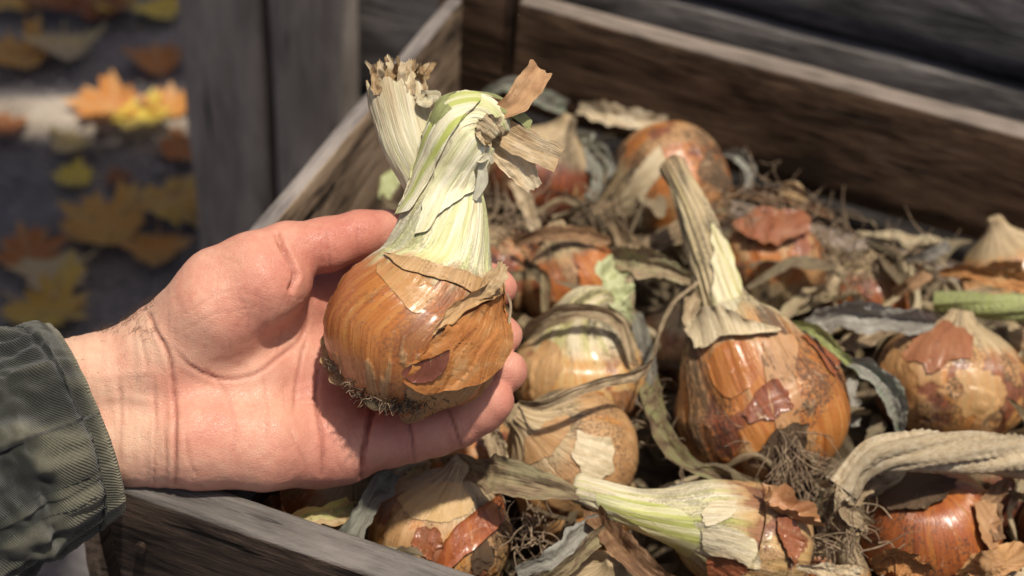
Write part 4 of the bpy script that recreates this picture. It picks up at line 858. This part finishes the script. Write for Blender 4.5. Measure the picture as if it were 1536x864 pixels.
# leaf folded over the top, its brown strip, straw tips to the right
hl('folded_leaf', [(630, 232, 6), (645, 190, 12), (666, 152, 13), (704, 141, 11), (745, 147, 9), (775, 162, 7), (799, 183, 4)], [20, 34, 42, 42, 42, 44, 34], 'greenleaf', 3, fold=.25, curl=-.5, wr=.15, nl=60, nw=13, green=.5, ref=(-.3, .6, .8))
NP = dict(neck=1, pale=1.0, peel=0, nr=40, na=200)
patch_px(ho, held, [(596, 322), (606, 285), (622, 240), (640, 196), (660, 160), (690, 141), (722, 148), (700, 172), (676, 208), (658, 245), (640, 285), (620, 315)], .0009, 22, 'pale_sheath', green=1.0, rim=.9, ragged=.05, **NP)
patch_px(ho, held, [(624, 352), (640, 300), (664, 244), (690, 204), (716, 180), (742, 182), (738, 212), (716, 236), (710, 262), (708, 284), (688, 300), (660, 322), (640, 348)], .0011, 25, 'pale_sheath', green=.3, rim=.5, ragged=.05, **NP)
patch_px(ho, held, [(716, 180), (735, 172), (750, 186), (752, 206), (738, 218), (718, 214), (708, 198)], .0016, 27, 'stub_end', neck=1, pale=.25, peel=0, nr=24, na=120, rim=.8, ragged=.2)
hl('brown_strip', [(748, 170, 11), (770, 158, 12), (792, 132, 11), (812, 102, 9)], [22, 38, 40, 40], 'brownstrip', 5, fold=.5, wr=.15, ragged=.14, nw=13, nl=30)
hl('brown_strip', [(690, 146, 12), (730, 150, 11), (764, 160, 9)], [6, 12, 12], 'brownleaf', 6, fold=.3, nl=24)
hl('straw_strip', [(732, 188, 6), (765, 205, 8), (800, 222, 6), (838, 238, 4)], [34, 42, 42, 40], 'tan', 7, fold=.25, wr=.12, ragged=.10, xf=5, nl=40, nw=13)
hl('straw_strip', [(732, 206, 4), (758, 232, 5), (782, 254, 3), (803, 282, 0)], [32, 42, 42, 26], 'tan', 8, fold=.25, wr=.3, ragged=.16, xf=5, nl=40, nw=13)
hl('curled_flap', [(716, 222, 12), (722, 240, 14), (732, 236, 14), (738, 246, 13)], [16, 14, 12, 6], 'palesheath', 9, fold=.2, curl=.5, nl=24)
hl('curled_flap', [(712, 300, 10), (724, 268, 12), (722, 240, 13)], [6, 18, 10], 'palesheath', 10, fold=.4, nl=24)
hl('tissue_shred', [(628, 140, 0), (640, 150, 2), (652, 145, 2), (660, 152, 2)], [14, 24, 26, 10], 'palesheath', 11, fold=.5, wr=.7, ragged=.4, nl=26)
# loose brown skin low on the right, its torn rim, papery collar over the shoulder
patch_px(ho, held, [(608, 566), (620, 545), (640, 520), (668, 493), (700, 470), (735, 448), (757, 432), (763, 450), (761, 490), (752, 530), (730, 558), (700, 574), (660, 582), (626, 580)], .0010, 5, nr=34, na=170, rim=1.6, ragged=.05, mat=M['heldflap'])
patch_px(ho, held, [(616, 568), (612, 553), (625, 541), (650, 531), (670, 523), (662, 550), (640, 568)], .0018, 6, tone=.98, peel=0, rim=.5, ragged=.2)
patch_px(ho, held, [(648, 500), (660, 476), (695, 444), (730, 420), (752, 400), (757, 415), (758, 434), (735, 446), (700, 464), (672, 488)], .0014, 7, 'papery_collar', tone=.15, peel=.9, pale=.2, rim=1.6, ragged=.16, nr=24, na=140)
patch_px(ho, held, [(582, 383), (620, 386), (660, 399), (700, 410), (722, 425), (716, 442), (692, 430), (650, 416), (600, 402)], .0005, 8, 'papery_collar', tone=.2, peel=.9, rim=1.0, ragged=.4, nr=20, na=140)
patch_px(ho, held, [(560, 392), (600, 402), (640, 420), (650, 445), (625, 470), (600, 450), (575, 420)], .0002, 9, tone=.42, peel=.5, rim=.8, ragged=.3, nr=24, na=120)
hl('papery_collar', [(715, 446, 22), (735, 428, 20), (748, 412, 18), (755, 396, 16)], [10, 26, 28, 16], 'tan', 12, fold=.4, wr=.6, ragged=.4, nl=30)
hl('papery_collar', [(760, 440, 6), (765, 455, 3), (763, 480, 3), (757, 505, 4)], [4, 12, 12, 4], 'tan', 13, fold=.4, ref=(1, 0, .3), nl=24)
hl('skin_shred', [(488, 500, -2), (490, 530, 2), (502, 560, 5), (520, 580, 8)], [8, 18, 22, 8], 'tan', 14, fold=.3, wr=.5, ragged=.6, nl=30)
hl('skin_shred', [(486, 540, 0), (496, 546, 3), (508, 552, 6)], [12, 20, 8], 'tan', 15, fold=.3, wr=.6, ragged=.5, nl=20)
# root plate
rs = np.random.RandomState(9)
EDGE = spline(np.array([(494, 528, 0), (504, 553, 3), (524, 578, 7), (556, 598, 10), (596, 611, 12), (640, 607, 12), (690, 590, 10)], float), 200)
def fringe(n, t0, t1, l0, l1, rad, mat, name, inn, curl):
    lines = []
    for k in range(n):
        q = EDGE[int(np.clip(rs.normal((t0 + t1) / 2, (t1 - t0) / 3.2), t0, t1) * 199)]; ox = (q[0] - 622) / 137; oy = (508 - q[1]) / 110
        px = q[0] - ox * rs.uniform(0, inn); py = q[1] + oy * rs.uniform(0, inn); zz = q[2] + rs.uniform(-7, 7) + rs.uniform(0, inn) * .25
        P = [C(px, py, zz)]; e = np.array((ox * .8 + rs.normal(0, .8), oy * .6 + rs.normal(-.1, .5), rs.normal(.45, .5)))
        for q_ in range(5): e = e + rs.normal(0, curl, 3); e /= np.linalg.norm(e); P.append(P[-1] + e * rs.uniform(l0, l1))
        lines.append(cam2w(np.array(P)))
    tag(strands(name, lines, rad, mat, held), kind='stuff')
fringe(330, .36, .94, .6, 1.7, .00026, 'droot', 'roots', 22, .55)
fringe(150, .02, .72, .6, 2.0, .00026, 'root', 'root_fibres', 14, .6)
# ------------------------------------------------------------------ the person: forearm and left hand as one sculpted surface, sleeve
person = empty('person', cam2w(C(200, 600, -10)), 'bare left hand in an olive twill sleeve holding up an onion palm open', 'person')
PRIM = {}
def chain(pts, k=3.0): return [(C(*p[:3]), p[3]) for p in pts], k
palm = [
 chain([(-320, 720, 44, 30), (60, 590, -16, 20), (235, 552, -17, 18.5)]), chain([(-320, 790, 44, 30), (60, 668, -16, 20), (232, 662, -17, 17.5)]),
 chain([(225, 650, -17, 18), (300, 655, -13, 20.5), (400, 664, -15, 19.0), (470, 664, -22, 15.5)]),
 chain([(260, 560, -19, 19), (380, 560, -24, 18), (475, 545, -36, 15)]),
 chain([(250, 520, -18, 18), (330, 470, -12, 18), (470, 450, -40, 14)]),
 chain([(265, 530, -14, 15), (325, 462, -6, 18.5), (392, 425, -5, 17.0), (420, 420, -8, 13)]),
 chain([(470, 600, -32, 15), (512, 648, -27, 14.5)]),
 chain([(482, 680, -25, 13.2), (518, 676, -23, 12.8)]),
]
thumb = chain([(330, 425, -8, 15), (384, 398, -7, 13.2), (430, 376, -12, 11.0), (490, 367, -17, 10.6), (540, 352, -22, 9.6), (588, 344, -27, 8.2)])
fing = [
 chain([(470, 450, -42, 13), (520, 412, -48, 11), (640, 402, -48, 9), (726, 416, -38, 8), (749, 432, -22, 7.2)]),
 chain([(470, 500, -42, 13), (520, 480, -48, 11), (650, 480, -50, 9.2), (738, 490, -40, 8.2), (755, 503, -24, 7.8)]),
 chain([(470, 560, -38, 13), (520, 556, -44, 11.5), (650, 562, -48, 9.6), (732, 562, -36, 8.8), (759, 557, -17, 8.6)]),
 chain([(500, 662, -26, 12), (545, 664, -24, 10.9), (582, 659, -22, 11.5), (617, 653, -21, 10.7), (652, 643, -19, 11.0), (688, 631, -17, 10.3), (722, 611, -14, 10.1), (737, 601, -12, 9.0)], 2.0),
]
lo = np.array((-245., -92., -612.)); hi = np.array((10., 40., -520.)); vs = 0.95
nxyz = np.ceil((hi - lo) / vs).astype(int)
ax = [lo[i] + vs * np.arange(nxyz[i]) for i in range(3)]
GX_, GY_, GZ_ = [a.astype(np.float32) for a in np.meshgrid(*ax, indexing='ij', sparse=True)]
def smin(a, b, k):
    h = np.clip(.5 + .5 * (b - a) / k, 0, 1); return b * (1 - h) + a * h - k * h * (1 - h)
def seg(a, ra, b, rb):
    ba = (b - a); L2 = ba.dot(ba)
    h = np.clip(((GX_ - a[0]) * ba[0] + (GY_ - a[1]) * ba[1] + (GZ_ - a[2]) * ba[2]) / L2, 0, 1).astype(np.float32)
    return np.sqrt((GX_ - a[0] - h * ba[0]) ** 2 + (GY_ - a[1] - h * ba[1]) ** 2 + (GZ_ - a[2] - h * ba[2]) ** 2) - (ra + (rb - ra) * h)
def chain_sdf(ch):
    pts, k = ch; D = None
    for (a, ra), (b, rb) in zip(pts[:-1], pts[1:]):
        q = seg(a, ra, b, rb); D = q if D is None else smin(D, q, np.float32(k))
    return D
D = None
for ch in palm:
    q = chain_sdf(ch); D = q if D is None else smin(D, q, np.float32(9))
Fg = None
for ch in fing:
    q = chain_sdf(ch); Fg = q if Fg is None else smin(Fg, q, np.float32(1.0))
D = smin(D, Fg, np.float32(5)); D = smin(D, chain_sdf(thumb), np.float32(4.5))
# surface nets
def surface_nets(D):
    s = D < 0; nx, ny, nz = D.shape
    cnt = np.zeros((nx-1, ny-1, nz-1), np.int8); 
    for i in (0, 1):
        for j in (0, 1):
            for k in (0, 1): cnt += s[i:nx-1+i, j:ny-1+j, k:nz-1+k]
    act = (cnt > 0) & (cnt < 8); idx = np.argwhere(act); n = len(idx)
    vid = np.full(act.shape, -1, np.int32); vid[act] = np.arange(n)
    P = np.zeros((n, 3)); c = np.zeros(n); i0 = idx
    g_ = lambda o: D[i0[:, 0] + o[0], i0[:, 1] + o[1], i0[:, 2] + o[2]]
    cor = [(i, j, k) for i in (0, 1) for j in (0, 1) for k in (0, 1)]
    val = {o: g_(o) for o in cor}
    for a in cor:
        for ax_ in range(3):
            if a[ax_] == 0:
                b = list(a); b[ax_] = 1; b = tuple(b); m_ = (val[a] < 0) != (val[b] < 0); t = np.where(m_, val[a] / (val[a] - val[b] + 1e-12), 0)
                for q in range(3): P[:, q] += np.where(m_, a[q] + (t if q == ax_ else 0), 0)
                c += m_
    P = P / c[:, None] + idx
    quads = []
    for ax_ in range(3):
        sl = [slice(1, -1)] * 3; a = [slice(1, n_ - 1) for n_ in D.shape]; a[ax_] = slice(0, D.shape[ax_] - 1); b = list(a); b[ax_] = slice(1, D.shape[ax_])
        e = np.argwhere(s[tuple(a)] != s[tuple(b)]); off = np.array([1, 1, 1]); off[ax_] = 0; e = e + off
        u, v = [(1, 2), (2, 0), (0, 1)][ax_]
        def cell(du, dv):
            q = e.copy(); q[:, u] += du; q[:, v] += dv; return vid[q[:, 0], q[:, 1], q[:, 2]]
        Q = np.stack([cell(-1, -1), cell(0, -1), cell(0, 0), cell(-1, 0)], 1)
        ins = s[e[:, 0], e[:, 1], e[:, 2]]; Q[~ins] = Q[~ins][:, ::-1]; quads.append(Q)
    Q = np.concatenate(quads); return P, Q[(Q >= 0).all(1)]
P, Q = surface_nets(D); P = lo + P * vs
def relax(P, Q, it):
    for _ in range(it):
        a = np.zeros_like(P); c = np.zeros(len(P))
        for k in range(4):
            for q in (1, 3): np.add.at(a, Q[:, k], P[Q[:, (k + q) % 4]]); np.add.at(c, Q[:, k], 1)
        P = P * .5 + .5 * a / np.maximum(c, 1)[:, None]
    return P
def vnormals(P, Q):
    fn_ = np.cross(P[Q[:, 2]] - P[Q[:, 0]], P[Q[:, 3]] - P[Q[:, 1]]); N = np.zeros_like(P)
    for k in range(4): np.add.at(N, Q[:, k], fn_)
    return N / (np.linalg.norm(N, axis=1)[:, None] + 1e-12)
lab = np.arange(len(P))                                                        # keep the one big connected surface
while True:
    m_ = lab[Q].min(1); nl_ = lab.copy()
    for k in range(4): np.minimum.at(nl_, Q[:, k], m_)
    nl_ = nl_[nl_]
    if (nl_ == lab).all(): break
    lab = nl_
big = np.bincount(lab).argmax(); keep_ = lab == big; Q = Q[keep_[Q].all(1)]; re_ = np.cumsum(keep_) - 1; Q = re_[Q]; P = P[keep_]
P = relax(P, Q, 3); N = vnormals(P, Q)
PX = 768 + P[:, 0] / -P[:, 2] * FPX; PY = 432 - P[:, 1] / -P[:, 2] * FPX
CRE = [  # folds of the palm: points, width px, depth mm
 ([(258, 520), (285, 548), (324, 567), (382, 561), (420, 534), (452, 505), (462, 470), (457, 445)], 7, .8),
 ([(441, 620), (444, 575), (452, 535), (461, 500)], 6, .7), ([(481, 712), (484, 670), (477, 625), (473, 590), (478, 555)], 7, 1.0),
 ([(541, 716), (547, 668), (552, 640), (560, 618)], 8, 2.6), ([(614, 616), (616, 640), (622, 692)], 6, 1.0), ([(672, 608), (680, 635), (692, 668)], 6, 1.0),
 ([(606, 620), (608, 650), (614, 694)], 4, .3), ([(680, 606), (688, 630), (699, 660)], 4, .3),
 ([(222, 470), (236, 500), (252, 530), (260, 570), (263, 630), (262, 725)], 7, 1.2), ([(231, 560), (233, 620), (231, 740)], 5, .5), ([(205, 480), (215, 520), (222, 560)], 5, .4),
 ([(415, 352), (424, 372), (438, 398), (443, 412), (436, 434)], 9, 2.8), ([(487, 340), (490, 368), (496, 405)], 5, .5), ([(478, 345), (481, 370), (486, 402)], 4, .3), ([(535, 335), (536, 360), (538, 384)], 4, .4),
 ([(300, 545), (340, 590), (352, 640), (345, 700)], 7, .35), ([(392, 560), (402, 610), (396, 670)], 7, .3), ([(356, 440), (372, 470), (372, 500)], 4, .3), ([(380, 430), (392, 460), (388, 490)], 4, .25),
 ([(280, 470), (330, 440), (380, 432)], 4, .25), ([(270, 500), (320, 472), (390, 462)], 4, .22), ([(330, 386), (352, 392), (366, 410)], 4, .25), ([(280, 650), (284, 690), (300, 722)], 6, .4), ([(245, 640), (250, 680), (248, 725)], 4, .4),
 ([(180, 560), (182, 620), (180, 700)], 8, .35), ([(150, 600), (190, 596), (240, 604)], 14, -.35), ([(130, 566), (180, 562), (235, 556)], 14, -.3), ([(430, 640), (455, 690), (462, 720)], 6, .3), ([(500, 640), (505, 690), (512, 712)], 5, .25), ([(524, 640), (527, 690), (530, 712)], 5, .25)]
lr = np.random.RandomState(21)
for k in range(34):
    x0, y0 = (lr.uniform(300, 450), lr.uniform(385, 510)) if k < 20 else (lr.uniform(270, 470), lr.uniform(570, 705))
    an = math.radians(lr.normal(100 if k % 2 else 15, 16)); ll_ = lr.uniform(22, 60)
    CRE.append(([(x0, y0), (x0 + math.cos(an) * ll_ * .5 + lr.normal(0, 3), y0 + math.sin(an) * ll_ * .5), (x0 + math.cos(an) * ll_, y0 + math.sin(an) * ll_)], 3.2, lr.uniform(.12, .26)))
disp = np.zeros(len(P)); crease = np.zeros(len(P)); face = np.clip(N[:, 2] * 2.2 + .3, 0, 1)
wig = (fbm(np.stack([PX / 16, PY / 16, PX * 0], -1), 77) - .5) * 7
for pts, wdt, dep in CRE:
    S = spline(np.array([(x, y, 0) for x, y in pts], float), 26)[:, :2]; dmin = np.full(len(P), 1e9); tm = np.zeros(len(P))
    for q, (a, b) in enumerate(zip(S[:-1], S[1:])):
        ba = b - a; h = np.clip(((PX - a[0]) * ba[0] + (PY + wig * .5 - a[1]) * ba[1]) / (ba @ ba), 0, 1); dd = np.hypot(PX + wig * .5 - a[0] - h * ba[0], PY - a[1] - h * ba[1])
        m_ = dd < dmin; dmin = np.where(m_, dd, dmin); tm = np.where(m_, (q + h) / 25, tm)
    fade = np.clip(np.sin(np.pi * np.clip(tm, .02, .98)) * 2.2, 0, 1)
    if abs(dep) >= 1.0: fade = np.maximum(fade, .6)
    gsn = 1.15 * np.exp(-(dmin / (wdt * .48)) ** 2) - .38 * np.exp(-(dmin / (wdt * 1.7)) ** 2)
    disp -= dep * gsn * face * fade; crease = np.maximum(crease, np.clip(abs(dep), 0, 1) * np.exp(-(dmin / (wdt * .38)) ** 2) * face * fade * (dep > 0))
wp = P / 9.0
disp += (fbm(wp, 5) - .5) * .9 + (fbm(P / 3.2, 8, 2) - .5) * .12
wv = np.clip((300 - PX) / 60, 0, 1) * (fbm(np.stack([PX / 10, PY / 60, PX * 0], -1), 15) - .5) * .8
P2 = P + N * (disp + wv)[:, None]
def blob(x, y, s): return np.exp(-((PX - x) ** 2 + (PY - y) ** 2) / (2 * s * s))
flush = .28 + .40 * sstep(430, 500, PX) + .30 * blob(400, 420, 60) + .18 * blob(420, 680, 70) + .3 * blob(480, 370, 50) + .2 * blob(300, 610, 60) - .30 * np.clip((270 - PX) / 60, 0, 1) + .15 * (fbm(P / 14, 3) - .5)
hand = obj('hand', cam2w(P2), Q, M['skin'], person, {'flush': flush, 'crease': crease})
# fine hairs on the wrist
rs = np.random.RandomState(3); sel = np.where((PX > 95) & (PX < 235) & (((PY < 500) & (N[:, 2] > -.35)) | (rs.rand(len(P)) < .03)) & (N[:, 2] > -.4) & (PY < 620))[0]
lines = []
for i in rs.choice(sel, 260):
    e = N[i] * .5 + np.array((rs.normal(.7, .35), rs.normal(.1, .4), rs.normal(.1, .2))); e /= np.linalg.norm(e); l = rs.uniform(2.5, 6); e2 = e + np.array((.5, -.25, -.1))
    lines.append(cam2w(np.array([P2[i], P2[i] + e * l * .5, P2[i] + e * l * .5 + e2 / np.linalg.norm(e2) * l * .5])))
tag(strands('arm_hair', lines, .00006, 'hair', person, 3), kind='stuff')
# sleeve: a swept cloth tube with a turned hem
SL = [(-1300, 1120, 170, 300), (-800, 950, 115, 280), (-420, 830, 66, 250), (-220, 765, 38, 222), (-90, 716, 16, 200), (0, 676, 2, 186), (60, 654, -6, 172), (98, 640, -12, 160), (116, 634, -14, 154), (124, 631, -15, 150)]
X, r, T, A, B = tube_rings([cpt(*p) for p in SL], 430, (0, 0, 1)); nu = 220; th = np.linspace(0, 2*np.pi, nu, endpoint=False)
tl = np.concatenate(([0], np.cumsum(np.linalg.norm(np.diff(X, axis=0), axis=1)))); end = tl[-1]; dist = (end - tl)[:, None]      # mm from the hem
TH = np.repeat(th[None], len(X), 0); DD = np.repeat(dist, nu, 1)
cyl = np.stack([np.cos(TH) * 40, np.sin(TH) * 40, DD], -1)
f1 = fbm(cyl / (16, 16, 34) + 3, 11); sk = cyl.copy(); sk[..., 2] += 26 * TH; f2 = fbm(sk / (15, 15, 15) + 8, 13); f3 = fbm(cyl / 5, 17, 2)
away = sstep(8, 26, DD)
pk_ = 1 - 2 * np.abs(fbm(np.stack([np.cos(TH) * 3, np.sin(TH) * 3, DD / 60 + TH * .5], -1), 29) - .5)
w1 = ((f1 - .5) * 14 + (f2 - .5) * 13 + (pk_ - .75) * 12) * (.30 + .70 * away) + (f3 - .5) * 1.1
hemr = np.exp(-((DD - 12) / 1.6) ** 2); w1 -= hemr * .9; w1 += .9 * np.exp(-((DD - 7) / 4.5) ** 2) + .5 * (fbm(np.stack([TH * 14, DD / 9, DD * 0], -1), 31) - .5) * np.exp(-((DD - 12) / 7) ** 2) * 4
seamu = np.abs(((TH - .55 + np.pi) % (2 * np.pi)) - np.pi) * 40; w1 += .8 * sstep(1.2, 0, np.abs(seamu - 1.5)) * (DD > 13) - .7 * np.exp(-(seamu / 1.0) ** 2) * (DD > 13)
ell = .84
def ring(off): return X[:, None] + (r[:, None] + w1 + off)[..., None] * (np.cos(TH)[..., None] * A[:, None] * ell + np.sin(TH)[..., None] * B[:, None])
outer = ring(0); inner = ring(-2.2)[::-1][:120]
hem = [outer[-1] + T[-1] * .9 + 0 * outer[-1], (outer[-1] + ring(-2.2)[-1]) / 2 + T[-1] * 1.5, ring(-2.2)[-1] + T[-1] * .9]
VA = np.concatenate([outer, np.array(hem), inner]); nr = len(VA)
un = np.concatenate([cyl, np.repeat(cyl[-1:], 3, 0), cyl[::-1][:120]]); ang = np.concatenate([TH, np.repeat(TH[-1:], 3, 0), TH[:120]])
oc = np.stack([ang * .040, un[..., 2] * .001, ang * 0], -1)
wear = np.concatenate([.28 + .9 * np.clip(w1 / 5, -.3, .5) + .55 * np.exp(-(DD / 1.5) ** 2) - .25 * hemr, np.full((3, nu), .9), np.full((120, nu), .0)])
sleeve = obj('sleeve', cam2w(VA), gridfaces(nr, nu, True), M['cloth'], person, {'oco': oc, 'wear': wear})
lines = []
def on_sleeve(dm, u):
    i = int(np.argmin(np.abs(dist[:, 0] - dm))); j = int((u % (2*np.pi)) / (2*np.pi) * nu) % nu; c = outer[i, j]; nrm = (np.cos(u) * A[i] + np.sin(u) * B[i]); return c + nrm * .25
for k in range(150):
    u = -np.pi / 2 + k * (2 * np.pi / 150) ; lines.append(cam2w(np.array([on_sleeve(12, u), on_sleeve(11.9, u + .008), on_sleeve(12, u + .016), on_sleeve(12, u + .024)])))
for k in range(60):
    dm = 16 + k * 2.6
    for du in (-.075, .10): lines.append(cam2w(np.array([on_sleeve(dm, .55 + du), on_sleeve(dm + .6, .55 + du), on_sleeve(dm + 1.6, .55 + du)])))
tag(strands('stitching', lines, .00036, 'thread', sleeve, 5), kind='stuff')
